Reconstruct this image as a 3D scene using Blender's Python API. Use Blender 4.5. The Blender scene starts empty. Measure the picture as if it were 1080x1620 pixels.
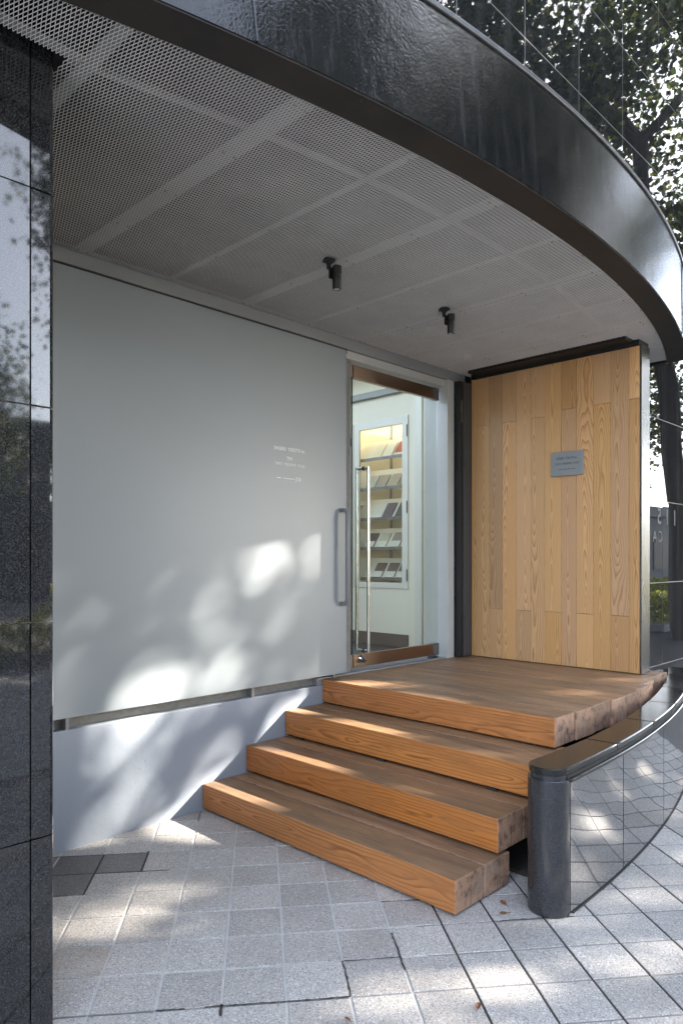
import bpy, bmesh, math, random
import numpy as np
from mathutils import Vector, Matrix
random.seed(7)
R = math.radians
scene = bpy.context.scene
COL = scene.collection

# ------------------------------------------------------------------ camera, sky, sun, exposure
cam = bpy.data.cameras.new('camera')
camo = bpy.data.objects.new('camera', cam); COL.objects.link(camo)
camo.location = (0, 0, 1.5)
camo.rotation_euler = (R(90), 0, R(44.43 - 90))
cam.sensor_fit = 'AUTO'; cam.sensor_width = 36
cam.lens = 36 * 1121.9 / 1620
cam.shift_y = (884.7 - 810) / 1620
cam.clip_start = 0.05; cam.clip_end = 400
scene.camera = camo

SUN = Vector((1.45, -1.18, 1.0))          # towards the sun
sun_el = math.atan2(SUN.z, math.hypot(SUN.x, SUN.y))
world = bpy.data.worlds.new('World'); scene.world = world; world.use_nodes = True
wn = world.node_tree; bg = wn.nodes['Background']
sky = wn.nodes.new('ShaderNodeTexSky'); sky.sky_type = 'NISHITA'; sky.sun_disc = False
sky.sun_elevation = sun_el
sky.sun_rotation = math.atan2(SUN.x, SUN.y)
sky.air_density = 0.8; sky.dust_density = 0.7; sky.ozone_density = 1.0
wn.links.new(sky.outputs[0], bg.inputs[0]); bg.inputs[1].default_value = 0.09
hz_ = wn.nodes.new('ShaderNodeHueSaturation'); hz_.inputs['Saturation'].default_value = 0.6   # thin high haze
wn.links.new(sky.outputs[0], hz_.inputs['Color']); wn.links.new(hz_.outputs[0], bg.inputs[0])
sl = bpy.data.lights.new('sun', 'SUN'); sl.energy = 3.6; sl.angle = R(0.7); sl.color = (1.0, 0.93, 0.84)
so = bpy.data.objects.new('sun', sl); COL.objects.link(so)
so.rotation_euler = SUN.to_track_quat('Z', 'Y').to_euler()
scene.view_settings.view_transform = 'Standard'; scene.view_settings.look = 'None'
scene.view_settings.exposure = 3.85; scene.view_settings.gamma = 1
scene.render.engine = 'CYCLES'
cy = scene.cycles
cy.use_denoising = True
cy.max_bounces = 10; cy.diffuse_bounces = 5; cy.glossy_bounces = 5; cy.transmission_bounces = 6; cy.transparent_max_bounces = 12
cy.sample_clamp_indirect = 6.0
cy.caustics_reflective = False; cy.caustics_refractive = False

# ------------------------------------------------------------------ helpers: objects
def tag(o, label=None, cat=None, group=None, kind=None):
    if label: o['label'] = label
    if cat: o['category'] = cat
    if group: o['group'] = group
    if kind: o['kind'] = kind
    return o
def thing(name, label, cat, loc=(0, 0, 0), group=None):
    o = bpy.data.objects.new(name, None); COL.objects.link(o); o.location = loc
    o.empty_display_size = 0.1
    return tag(o, label, cat, group)

class MB:
    """collects faces with metre UVs, links them as ONE mesh object"""
    def __init__(s): s.v = []; s.f = []; s.m = []; s.uv = []
    def face(s, pts, mat=0, uv=None):
        n = len(s.v); s.v += [tuple(p) for p in pts]; s.f.append(tuple(range(n, n + len(pts)))); s.m.append(mat)
        s.uv.append(uv or [(0, 0)] * len(pts))
    def box(s, x0, x1, y0, y1, z0, z1, mat=0, long='x', end=None, top=None):
        n = len(s.v)
        s.v += [(x, y, z) for z in (z0, z1) for y in (y0, y1) for x in (x0, x1)]
        F = [(0, 2, 3, 1), (4, 5, 7, 6), (0, 1, 5, 4), (1, 3, 7, 5), (3, 2, 6, 7), (2, 0, 4, 6)]
        ax = [2, 2, 1, 0, 1, 0]
        cx, cy_, cz = (x0 + x1) / 2, (y0 + y1) / 2, (z0 + z1) / 2
        L = 'xyz'.index(long); c = (cx, cy_, cz)
        for k, (q, a) in enumerate(zip(F, ax)):
            s.f.append(tuple(n + i for i in q))
            s.m.append(end if (end is not None and a == L) else top if (top is not None and k == 1) else mat)
            uv = []
            for i in q:
                p = s.v[n + i]
                if a == L:
                    o = [j for j in range(3) if j != L]
                    uv.append((p[o[0]] - c[o[0]], p[o[1]] - c[o[1]]))
                else:
                    o = [j for j in range(3) if j not in (L, a)][0]
                    uv.append((p[o] - c[o], p[L] - c[L]))
            s.uv.append(uv)
    def tube(s, pts, r, n=10, mat=0, cap=True):
        pts = [Vector(p) for p in pts]
        rs = r if isinstance(r, (list, tuple)) else [r] * len(pts)
        base = len(s.v); up = None
        for i, p in enumerate(pts):
            t = (pts[min(i + 1, len(pts) - 1)] - pts[max(i - 1, 0)]).normalized()
            if up is None:
                up = t.orthogonal().normalized()
            up = (up - t * up.dot(t)).normalized(); w = t.cross(up)
            for k in range(n):
                a = 2 * math.pi * k / n
                s.v.append(tuple(p + (up * math.cos(a) + w * math.sin(a)) * rs[i]))
        for i in range(len(pts) - 1):
            for k in range(n):
                a, b = base + i * n + k, base + i * n + (k + 1) % n
                s.f.append((a, b, b + n, a + n)); s.m.append(mat); s.uv.append([(0, 0)] * 4)
        if cap:
            s.f.append(tuple(base + k for k in range(n))[::-1]); s.m.append(mat); s.uv.append([(0, 0)] * n)
            q = base + (len(pts) - 1) * n
            s.f.append(tuple(q + k for k in range(n))); s.m.append(mat); s.uv.append([(0, 0)] * n)
    def lathe(s, cx, cy_, prof, n=20, mat=0):
        """prof: list of (r, z) from bottom to top"""
        b = len(s.v)
        for r, z in prof:
            for k in range(n):
                a = 2 * math.pi * k / n; s.v.append((cx + r * math.cos(a), cy_ + r * math.sin(a), z))
        for i in range(len(prof) - 1):
            for k in range(n):
                a, c = b + i * n + k, b + i * n + (k + 1) % n
                s.f.append((a, c, c + n, a + n)); s.m.append(mat); s.uv.append([(0, 0)] * 4)
        s.f.append(tuple(b + k for k in range(n))[::-1]); s.m.append(mat); s.uv.append([(0, 0)] * n)
        q = b + (len(prof) - 1) * n
        s.f.append(tuple(q + k for k in range(n))); s.m.append(mat); s.uv.append([(0, 0)] * n)
    def prism(s, plan, z0, z1, mat=0, top=None):
        """plan: CCW list of (x, y)"""
        b = len(s.v); n = len(plan)
        s.v += [(x, y, z0) for x, y in plan] + [(x, y, z1) for x, y in plan]
        for k in range(n):
            c = (k + 1) % n
            s.f.append((b + k, b + c, b + c + n, b + k + n)); s.m.append(mat); s.uv.append([(0, 0)] * 4)
        s.f.append(tuple(b + k for k in range(n))[::-1]); s.m.append(mat); s.uv.append([(0, 0)] * n)
        s.f.append(tuple(b + n + k for k in range(n))); s.m.append(mat if top is None else top); s.uv.append([(0, 0)] * n)
    def build(s, name, mats, parent=None, bevel=0, smooth=False, segs=2, merge=False):
        me = bpy.data.meshes.new(name)
        me.from_pydata(s.v, [], s.f)
        for m in (mats if isinstance(mats, (list, tuple)) else [mats]): me.materials.append(m)
        me.polygons.foreach_set('material_index', s.m)
        ul = me.uv_layers.new(name='UVMap')
        flat = [c for u in s.uv for p in u for c in p]
        ul.data.foreach_set('uv', flat)
        if smooth: me.polygons.foreach_set('use_smooth', [True] * len(me.polygons))
        me.update()
        o = bpy.data.objects.new(name, me); COL.objects.link(o)
        if smooth:
            try: me.set_sharp_from_angle(angle=R(40))
            except Exception: pass
        if parent: o.parent = parent; o.matrix_parent_inverse = Matrix.Translation(-parent.location) if parent.type == 'EMPTY' else Matrix()
        if bevel:
            b = o.modifiers.new('bevel', 'BEVEL'); b.width = bevel; b.segments = segs; b.limit_method = 'ANGLE'; b.angle_limit = R(50)
            b.harden_normals = False
        return o

def np_mesh(name, verts, quads, mat, parent=None, smooth=False):
    me = bpy.data.meshes.new(name)
    nv, nq = len(verts), len(quads); k = quads.shape[1]
    me.vertices.add(nv); me.vertices.foreach_set('co', verts.astype(np.float32).ravel())
    me.loops.add(nq * k); me.loops.foreach_set('vertex_index', quads.astype(np.int32).ravel())
    me.polygons.add(nq); me.polygons.foreach_set('loop_start', np.arange(0, nq * k, k, dtype=np.int32))
    me.polygons.foreach_set('loop_total', np.full(nq, k, dtype=np.int32))
    me.materials.append(mat); me.update(calc_edges=True); me.validate()
    o = bpy.data.objects.new(name, me); COL.objects.link(o)
    if parent: o.parent = parent; o.matrix_parent_inverse = Matrix.Translation(-parent.location)
    return o

def text(name, body, size, loc, xdir, mat, parent, depth=0.0008, align='CENTER', mirror=False, spacing=1.0, sx=1.0):
    """flat raised lettering standing on a vertical surface; xdir: direction of reading"""
    cu = bpy.data.curves.new(name, 'FONT'); cu.body = body; cu.size = size; cu.extrude = depth; cu.align_x = align
    cu.space_character = spacing; cu.offset = size * 0.012; cu.resolution_u = 3
    tmp = bpy.data.objects.new('tmp_text', cu); COL.objects.link(tmp)
    dg = bpy.context.evaluated_depsgraph_get()
    me = bpy.data.meshes.new_from_object(tmp.evaluated_get(dg)); bpy.data.objects.remove(tmp)
    x = Vector(xdir).normalized(); z = Vector((0, 0, 1)); n = x.cross(z)
    s = -1 if mirror else 1
    me.transform(Matrix(((x.x * s * sx, z.x, n.x, loc[0]), (x.y * s * sx, z.y, n.y, loc[1]), (x.z * s * sx, z.z, n.z, loc[2]), (0, 0, 0, 1))))
    me.name = name; me.materials.clear(); me.materials.append(mat)
    o = bpy.data.objects.new(name, me); COL.objects.link(o)
    if parent: o.parent = parent; o.matrix_parent_inverse = parent.matrix_world.inverted() if parent.type != 'EMPTY' else Matrix.Translation(-parent.location)
    return o

# ------------------------------------------------------------------ helpers: materials
class NT:
    def __init__(s, name):
        s.mat = bpy.data.materials.new(name); s.mat.use_nodes = True
        s.t = s.mat.node_tree; s.b = s.t.nodes['Principled BSDF']; s.out = s.t.nodes['Material Output']
    def n(s, typ, **kw):
        x = s.t.nodes.new(typ)
        for k, v in kw.items(): setattr(x, k, v)
        return x
    def l(s, a, b): s.t.links.new(a, b)
    def val(s, sock, v):
        if hasattr(v, 'is_output') or isinstance(v, bpy.types.NodeSocket): s.l(v, sock)
        else: sock.default_value = v
    def math(s, op, a, b=0.0, c=None, clamp=False):
        x = s.n('ShaderNodeMath', operation=op, use_clamp=clamp); s.val(x.inputs[0], a); s.val(x.inputs[1], b)
        if c is not None: s.val(x.inputs[2], c)
        return x.outputs[0]
    def vmul(s, v, k):
        x = s.n('ShaderNodeVectorMath', operation='MULTIPLY'); s.val(x.inputs[0], v); s.val(x.inputs[1], k); return x.outputs[0]
    def vadd(s, v, k):
        x = s.n('ShaderNodeVectorMath', operation='ADD'); s.val(x.inputs[0], v); s.val(x.inputs[1], k); return x.outputs[0]
    def obj(s): return s.n('ShaderNodeTexCoord').outputs['Object']
    def uv(s): return s.n('ShaderNodeTexCoord').outputs['UV']
    def rnd(s): return s.math('FRACT', s.math('ADD', s.n('ShaderNodeNewGeometry').outputs['Random Per Island'], s.n('ShaderNodeObjectInfo').outputs['Random']))
    def noise(s, vec, scale, detail=3, rough=0.55, dist=0.0, color=False):
        x = s.n('ShaderNodeTexNoise'); s.l(vec, x.inputs['Vector']); x.inputs['Scale'].default_value = scale
        x.inputs['Detail'].default_value = detail; x.inputs['Roughness'].default_value = rough; x.inputs['Distortion'].default_value = dist
        return x.outputs['Color' if color else 'Fac']
    def vor(s, vec, scale, feature='F1', out='Color'):
        x = s.n('ShaderNodeTexVoronoi', feature=feature); s.l(vec, x.inputs['Vector']); x.inputs['Scale'].default_value = scale; return x.outputs[out]
    def ramp(s, fac, stops):
        x = s.n('ShaderNodeValToRGB'); s.val(x.inputs[0], fac); e = x.color_ramp.elements
        while len(e) < len(stops): e.new(0.5)
        for el, (p, c) in zip(e, stops):
            el.position = p; el.color = (c, c, c, 1) if isinstance(c, (int, float)) else (*c, 1)
        return x.outputs[0]
    def mix(s, fac, a, b, mode='MIX'):
        x = s.n('ShaderNodeMix', data_type='RGBA', blend_type=mode); s.val(x.inputs['Factor'], fac)
        for sock, v in ((x.inputs[6], a), (x.inputs[7], b)):
            if isinstance(v, tuple): sock.default_value = (*v, 1)
            elif isinstance(v, (int, float)): sock.default_value = (v, v, v, 1)
            else: s.l(v, sock)
        return x.outputs[2]
    def wn(s, v, dim='1D'):
        x = s.n('ShaderNodeTexWhiteNoise', noise_dimensions=dim)
        s.l(v, x.inputs['W' if dim == '1D' else 'Vector']); return x.outputs['Color']
    def sep(s, v):
        x = s.n('ShaderNodeSeparateXYZ'); s.l(v, x.inputs[0]); return x.outputs
    def bump(s, h, strength=0.3, dist=0.01, normal=None):
        x = s.n('ShaderNodeBump'); s.l(h, x.inputs['Height']); x.inputs['Strength'].default_value = strength; x.inputs['Distance'].default_value = dist
        if normal is not None: s.l(normal, x.inputs['Normal'])
        s.l(x.outputs[0], s.b.inputs['Normal']); return x.outputs[0]
    def set(s, color=None, rough=None, metal=None, ior=None, spec=None):
        for k, v in (('Base Color', color), ('Roughness', rough), ('Metallic', metal), ('IOR', ior), ('Specular IOR Level', spec)):
            if v is None: continue
            if isinstance(v, tuple): v = (*v, 1)
            s.val(s.b.inputs[k], v)
        return s

def plain(name, color, rough=0.5, metal=0.0, var=0.06, nscale=6.0, bump=0.0, bscale=120.0, ior=None):
    t = NT(name); o = t.obj()
    n = t.noise(o, nscale, 4)
    c = t.mix(n, tuple(x * (1 - var) for x in color), tuple(min(1, x * (1 + var)) for x in color))
    t.set(c, t.math('ADD', rough - 0.04, t.math('MULTIPLY', n, 0.08)), metal, ior)
    if bump: t.bump(t.noise(o, bscale, 3), bump, 0.002)
    return t.mat

def wood(name, light, dark, ring=0.006, ringamt=0.75, var=0.25, rough=0.5, tilt=0.10, fiber=0.35, stain=None, knot=False, warp=0.11):
    t = NT(name); uv = t.uv(); u, v, _ = t.sep(uv); r = t.rnd()
    rc = t.sep(t.wn(r)); rx, ry, rz = rc[0], rc[1], rc[2]
    off = t.n('ShaderNodeCombineXYZ'); t.l(t.math('MULTIPLY', rx, 37.0), off.inputs[0]); t.l(t.math('MULTIPLY', ry, 53.0), off.inputs[1]); t.l(t.math('MULTIPLY', rz, 29.0), off.inputs[2])
    uvo = t.vadd(uv, off.outputs[0])
    low = t.noise(t.vmul(uvo, (5.0, 1.1, 1.0)), 1.0, 2)
    mid = t.noise(t.vmul(uvo, (22.0, 5.0, 1.0)), 1.0, 3)
    uu = t.math('SUBTRACT', u, t.math('MULTIPLY', t.math('SUBTRACT', rx, 0.5), 0.07))
    dd = t.math('ADD', t.math('MULTIPLY', ry, 0.05), t.math('MULTIPLY', t.math('MULTIPLY', t.math('SUBTRACT', rz, 0.5), tilt), v))
    dd = t.math('ADD', dd, t.math('MULTIPLY', t.math('SUBTRACT', low, 0.5), warp))
    rr = t.math('SQRT', t.math('ADD', t.math('MULTIPLY', uu, uu), t.math('MULTIPLY', dd, dd)))
    rr = t.math('ADD', rr, t.math('MULTIPLY', mid, 0.006))
    fr = t.math('FRACT', t.math('DIVIDE', rr, ring))
    rings = t.ramp(fr, [(0.0, 0.0), (0.55, 0.25), (0.9, 1.0), (1.0, 0.0)])
    fib = t.noise(t.vmul(uvo, (420.0, 9.0, 1.0)), 1.0, 2)
    fac = t.math('ADD', t.math('MULTIPLY', rings, ringamt), t.math('MULTIPLY', t.math('SUBTRACT', fib, 0.5), fiber), clamp=True)
    c = t.mix(fac, light, dark)
    r2 = t.sep(t.wn(t.math('ADD', r, 3.7)))
    val = t.math('ADD', 1 - var, t.math('MULTIPLY', r2[0], 2 * var))
    hs = t.n('ShaderNodeHueSaturation'); t.l(c, hs.inputs['Color']); t.l(val, hs.inputs['Value'])
    t.l(t.math('ADD', 0.497, t.math('MULTIPLY', r2[1], 0.005)), hs.inputs['Hue']); t.l(t.math('ADD', 0.95, t.math('MULTIPLY', r2[2], 0.12)), hs.inputs['Saturation'])
    c = hs.outputs[0]
    o = t.obj()
    if stain:
        sn = t.noise(t.vmul(uvo, (13.0, 1.7, 1.0)), 1.0, 5, 0.62)
        c = t.mix(t.ramp(sn, [(0.42, 0.0), (0.68, 0.85)]), c, stain)
        sn2 = t.noise(t.vmul(uvo, (55.0, 6.0, 1.0)), 1.0, 4, 0.6)
        c = t.mix(t.ramp(sn2, [(0.52, 0.0), (0.75, 0.6)]), c, tuple(x * 0.55 for x in stain))
    if knot:
        kd = t.vor(t.vmul(uvo, (9.0, 1.6, 1.0)), 1.0, 'F1', 'Distance')
        c = t.mix(t.ramp(kd, [(0.05, 0.9), (0.13, 0.0)]), c, tuple(x * 0.25 for x in dark))
    t.set(c, t.math('ADD', rough - 0.08, t.math('MULTIPLY', fib, 0.16)))
    t.bump(t.math('ADD', fib, t.math('MULTIPLY', rings, 0.5)), 0.12, 0.002)
    return t.mat

def granite(name, c0, c1, rough, ior=1.55, wavy=0.0, wavescale=1.2, speck=420.0, dust=0.0):
    t = NT(name); o = t.obj()
    sp = t.sep(t.vor(o, speck))[0]
    sp2 = t.sep(t.vor(o, speck * 0.45))[1]
    f = t.math('ADD', t.math('MULTIPLY', t.ramp(sp, [(0.55, 0.0), (1.0, 1.0)]), 0.8), t.math('MULTIPLY', t.ramp(sp2, [(0.7, 0.0), (1.0, 1.0)]), 0.5), clamp=True)
    c = t.mix(f, c0, c1)
    n = t.noise(o, 2.5, 5, 0.6)
    ro = t.math('ADD', rough, t.math('MULTIPLY', t.ramp(n, [(0.45, 0.0), (0.8, 1.0)]), rough * 0.8))
    if dust:
        st = t.noise(t.vmul(o, (9.0, 9.0, 0.5)), 1.0, 4, 0.6)
        c = t.mix(t.ramp(st, [(0.5, 0.0), (0.85, dust)]), c, (0.25, 0.25, 0.25))
    t.set(c, ro, 0.0, ior)
    if wavy: t.bump(t.noise(o, wavescale, 1, 0.4), wavy, 0.02)
    return t.mat

M = {}
M['ash'] = wood('ash_board', (0.64, 0.375, 0.178), (0.32, 0.14, 0.048), 0.0085, 0.75, 0.20, 0.45, 0.12, 0.35)
M['timber'] = wood('oiled_timber', (0.58, 0.236, 0.076), (0.22, 0.075, 0.023), 0.017, 0.90, 0.09, 0.45, 0.10, 0.55, stain=(0.40, 0.155, 0.048), knot=True, warp=0.24)
M['timber_top'] = wood('worn_timber_top', (0.38, 0.222, 0.115), (0.17, 0.088, 0.046), 0.014, 0.45, 0.14, 0.5, 0.06, 0.55, stain=(0.165, 0.105, 0.068))
def endgrain():
    t = NT('timber_end_grain'); uv = t.uv(); u, v, _ = t.sep(uv); r = t.rnd(); o = t.obj()
    n = t.noise(o, 9.0, 4, 0.6)
    vv = t.math('ADD', v, t.math('ADD', 0.10, t.math('MULTIPLY', r, 0.08)))
    rr = t.math('SQRT', t.math('ADD', t.math('MULTIPLY', u, u), t.math('MULTIPLY', vv, vv)))
    fr = t.math('FRACT', t.math('DIVIDE', t.math('ADD', rr, t.math('MULTIPLY', n, 0.012)), 0.009))
    c = t.mix(t.ramp(fr, [(0, 0.0), (0.8, 0.5), (1, 0)]), (0.40, 0.235, 0.15), (0.23, 0.12, 0.07))
    st = t.noise(o, 16.0, 6, 0.7)
    c = t.mix(t.ramp(st, [(0.47, 0.0), (0.66, 0.9)]), c, (0.05, 0.036, 0.032))
    st2 = t.noise(o, 6.0, 4, 0.6)
    c = t.mix(t.ramp(st2, [(0.5, 0.0), (0.72, 0.55)]), c, (0.42, 0.30, 0.22))
    hs = t.n('ShaderNodeHueSaturation'); t.l(c, hs.inputs['Color']); t.l(t.math('ADD', 0.70, t.math('MULTIPLY', r, 0.6)), hs.inputs['Value'])
    t.set(hs.outputs[0], 0.7); t.bump(t.noise(o, 260.0, 3), 0.25, 0.002); return t.mat
M['timber_end'] = endgrain()
M['granite_pier'] = granite('dark_speckled_granite', (0.010, 0.010, 0.011), (0.05, 0.05, 0.051), 0.03, 1.6, 0.02, 1.5, 520)
M['granite_black'] = granite('black_polished_granite', (0.010, 0.010, 0.011), (0.05, 0.05, 0.052), 0.012, 1.5, 0.012, 1.1, 600, dust=0.16)
M['granite_post'] = granite('black_honed_granite', (0.018, 0.018, 0.021), (0.05, 0.05, 0.055), 0.13, 1.7, 0.0, 1.0, 600)
M['granite_cap'] = granite('black_cap_stone', (0.014, 0.013, 0.012), (0.05, 0.046, 0.042), 0.10, 1.40, 0.0, 1.0, 600)
M['granite_face'] = granite('mirror_polished_granite', (0.04, 0.04, 0.041), (0.06, 0.06, 0.062), 0.010, 4.2, 0.30, 2.6, 600)
M['joint_light'] = plain('pale_joint_filler', (0.36, 0.35, 0.33), 0.7)
M['joint_dark'] = plain('dark_joint_filler', (0.03, 0.029, 0.028), 0.8)

def grey_paint(name, c, rough=0.42, pits=0.0):
    t = NT(name); o = t.obj()
    n = t.noise(o, 1.3, 4, 0.5)
    c1 = t.mix(n, tuple(x * 0.96 for x in c), tuple(x * 1.04 for x in c))
    t.set(c1, rough)
    h = t.noise(o, 420.0, 2)
    if pits:
        w = t.noise(t.vmul(o, (1, 1, 0.7)), 14.0, 5, 0.6)
        pv = t.ramp(t.vor(o, 26.0, 'F1', 'Distance'), [(0.03, 0.0), (0.10, 1.0)])
        h = t.math('ADD', t.math('MULTIPLY', w, 0.8), t.math('MULTIPLY', pv, 0.55))
        t.bump(h, pits, 0.006)
    else:
        t.bump(h, 0.03, 0.001)
    return t.mat
M['panel_grey'] = grey_paint('satin_grey_steel_paint', (0.262, 0.288, 0.300), 0.36)
M['wall_grey'] = grey_paint('grey_masonry_paint', (0.30, 0.33, 0.37), 0.5, pits=0.6)
M['header_grey'] = grey_paint('grey_beam_paint', (0.29, 0.295, 0.29), 0.5)
M['steel_dark'] = plain('dark_grey_steel', (0.06, 0.062, 0.066), 0.45)
M['steel_darker'] = plain('near_black_steel', (0.02, 0.02, 0.021), 0.5)
M['frame_white'] = plain('off_white_frame_paint', (0.56, 0.56, 0.53), 0.45)
M['concrete'] = plain('rough_concrete', (0.26, 0.25, 0.23), 0.9, var=0.3, nscale=40, bump=0.8, bscale=90)
M['white_room'] = plain('white_room_paint', (0.78, 0.735, 0.61), 0.6, var=0.02)
M['white_cab'] = plain('white_lacquer', (0.70, 0.68, 0.60), 0.4, var=0.02)
M['base_dark'] = plain('dark_skirting', (0.10, 0.085, 0.075), 0.5)
M['floor_dark'] = plain('dark_inner_floor', (0.06, 0.06, 0.06), 0.4)
M['black'] = plain('matt_black_metal', (0.012, 0.012, 0.012), 0.5)
M['white_letter'] = plain('white_vinyl', (0.82, 0.82, 0.80), 0.5)
M['grey_letter'] = plain('engraved_grey', (0.13, 0.13, 0.13), 0.6)
M['reflected_letter'] = plain('grey_reflected_letter', (0.13, 0.13, 0.13), 0.7)  # tone of the sign reflection modelled on the side wall
M['handle_grey'] = plain('grey_painted_tube', (0.20, 0.205, 0.21), 0.35)
M['plaque'] = plain('grey_metal_plate', (0.30, 0.305, 0.31), 0.4, 0.3)

def brushed(name, c, rough, axis=(1, 1, 120)):
    t = NT(name); o = t.obj(); n = t.noise(t.vmul(o, axis), 3.0, 3)
    n2 = t.noise(o, 2.0, 3)
    t.set(t.mix(n, tuple(x * 0.88 for x in c), c), t.math('ADD', rough - 0.05, t.math('MULTIPLY', n2, 0.12)), 1.0)
    t.bump(n, 0.05, 0.001); return t.mat
M['stainless'] = brushed('brushed_stainless', (0.22, 0.22, 0.215), 0.26, (60, 60, 1))
M['bronze'] = brushed('brushed_bronze_rail', (0.34, 0.25, 0.19), 0.30, (1, 60, 60))
M['chrome'] = brushed('polished_steel', (0.72, 0.71, 0.68), 0.14, (40, 40, 1))
M['mesh'] = plain('galvanised_mesh', (0.76, 0.725, 0.68), 0.5, 0.25, var=0.15, nscale=5)
M['strap'] = plain('galvanised_strap', (0.30, 0.30, 0.295), 0.55, 0.1, var=0.1, nscale=8)
M['screw'] = plain('brass_screw', (0.42, 0.36, 0.28), 0.35, 0.7)
M['void'] = plain('dark_void_paint', (0.025, 0.024, 0.023), 0.9)
M['cable'] = plain('grey_cable', (0.15, 0.15, 0.15), 0.6)

def fascia_mat():
    t = NT('black_gloss_fascia_paint'); o = t.obj()
    peel = t.noise(o, 92.0, 2, 0.55); fine = t.noise(o, 300.0, 2, 0.5); big = t.noise(o, 1.4, 3)
    st = t.noise(t.vmul(o, (26, 26, 0.7)), 1.0, 4, 0.6)
    c = t.mix(t.ramp(st, [(0.5, 0.0), (0.8, 0.5)]), (0.011, 0.011, 0.012), (0.055, 0.055, 0.056))
    t.set(c, t.math('ADD', 0.03, t.math('MULTIPLY', big, 0.04)), 0.0, 1.45)
    t.bump(t.math('ADD', t.math('ADD', peel, t.math('MULTIPLY', fine, 0.15)), t.math('MULTIPLY', t.noise(o, 7.0, 2, 0.5), 2.2)), 0.30, 0.0030); return t.mat
M['fascia'] = fascia_mat()
def flange_mat():
    t = NT('rusting_black_flange'); o = t.obj()
    n = t.noise(o, 4.0, 6, 0.65); r = t.noise(o, 22.0, 5, 0.7)
    c = t.mix(t.ramp(n, [(0.35, 0.0), (0.7, 1.0)]), (0.008, 0.0072, 0.0068), (0.034, 0.025, 0.018))
    c = t.mix(t.ramp(r, [(0.66, 0.0), (0.72, 0.9)]), c, (0.16, 0.06, 0.028))
    t.set(c, t.math('ADD', 0.45, t.math('MULTIPLY', n, 0.3))); t.bump(r, 0.25, 0.004); return t.mat
M['flange'] = flange_mat()
M['trim'] = plain('dull_zinc_trim', (0.17, 0.17, 0.175), 0.4, 0.6, var=0.3, nscale=14, bump=0.2, bscale=60)

def tile_mat(name, k=1.0, stain=0.0):
    t = NT(name); o = t.obj(); r = t.rnd()
    s1 = t.sep(t.vor(o, 380.0)); s2 = t.sep(t.vor(o, 240.0))
    base = t.mix(t.ramp(s1[0], [(0.0, 0.0), (1.0, 1.0)]), (0.40 * k, 0.366 * k, 0.330 * k), (0.53 * k, 0.49 * k, 0.445 * k))
    base = t.mix(t.ramp(s2[1], [(0.80, 0.0), (0.86, 1.0)]), base, (0.25 * k, 0.245 * k, 0.245 * k))
    base = t.mix(t.ramp(s2[2], [(0.90, 0.0), (0.94, 1.0)]), base, (0.66 * k, 0.66 * k, 0.64 * k))
    n = t.noise(o, 3.0, 5, 0.6)
    rv = t.math('ADD', 0.69, t.math('ADD', t.math('MULTIPLY', r, 0.27), t.math('MULTIPLY', n, 0.34)))
    hs = t.n('ShaderNodeHueSaturation'); t.l(base, hs.inputs['Color']); t.l(rv, hs.inputs['Value'])
    c = hs.outputs[0]
    w = t.noise(o, 1.7, 5, 0.65)
    c = t.mix(t.ramp(w, [(0.52, 0.0), (0.75, 0.35 + stain)]), c, (0.30 * k, 0.245 * k, 0.19 * k), 'MIX')
    if stain: c = t.mix(t.ramp(t.noise(o, 9.0, 4), [(0.40, 0.0), (0.75, 0.45)]), c, (0.44, 0.31, 0.21))
    t.set(c, 0.55, 0, 1.45); t.bump(t.math('ADD', s1[0], n), 0.18, 0.002); return t.mat
M['tile'] = tile_mat('grey_granite_tile'); M['tile_dark'] = tile_mat('dark_wet_tile', 0.36); M['tile_stain'] = tile_mat('rust_stained_tile', 1.0, 0.35)
M['mortar'] = plain('grey_brown_mortar', (0.27, 0.25, 0.23), 0.95, var=0.3, nscale=25, bump=0.5, bscale=150)
M['mortar_light'] = plain('pale_mortar', (0.56, 0.545, 0.515), 0.95, var=0.25, nscale=12, bump=0.5, bscale=150)
M['mortar_dark'] = plain('dark_mortar', (0.055, 0.048, 0.044), 0.95, var=0.3, nscale=20)
M['asphalt'] = plain('asphalt', (0.05, 0.05, 0.052), 0.85, var=0.25, nscale=30, bump=0.5, bscale=200)
M['kerb'] = plain('kerb_stone', (0.26, 0.255, 0.25), 0.8, var=0.2, nscale=20)
M['bounce_paving'] = plain('pale_bounce_paving', (0.60, 0.585, 0.56), 0.8, var=0.12, nscale=3)  # pale tone chosen to bounce sunlight up under the canopy
M['soil'] = plain('dark_soil', (0.03, 0.024, 0.018), 0.95, var=0.4, nscale=20, bump=0.8, bscale=60)
M['bark'] = plain('bark', (0.045, 0.036, 0.029), 0.9, var=0.5, nscale=9, bump=1.0, bscale=18)
M['deadleaf'] = plain('dead_leaf', (0.22, 0.09, 0.04), 0.8, var=0.4, nscale=30)

def leaf_mat(name, c0, c1, trans=0.5, power=1.0):
    t = NT(name); r = t.math('POWER', t.rnd(), power)
    c = t.mix(r, c0, c1)
    tr = t.n('ShaderNodeBsdfTranslucent'); hs = t.n('ShaderNodeHueSaturation'); hs.inputs['Value'].default_value = 1.3; hs.inputs['Hue'].default_value = 0.485
    t.l(c, hs.inputs['Color']); t.l(hs.outputs[0], tr.inputs[0])
    t.set(c, 0.42); mx = t.n('ShaderNodeMixShader'); mx.inputs[0].default_value = trans
    t.l(t.b.outputs[0], mx.inputs[1]); t.l(tr.outputs[0], mx.inputs[2]); t.l(mx.outputs[0], t.out.inputs[0]); return t.mat
M['leaf'] = leaf_mat('tree_leaf', (0.014, 0.030, 0.008), (0.12, 0.14, 0.024), power=3.0)
M['leaf_hedge'] = leaf_mat('hedge_leaf', (0.14, 0.18, 0.02), (0.36, 0.36, 0.05), 0.35)

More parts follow.
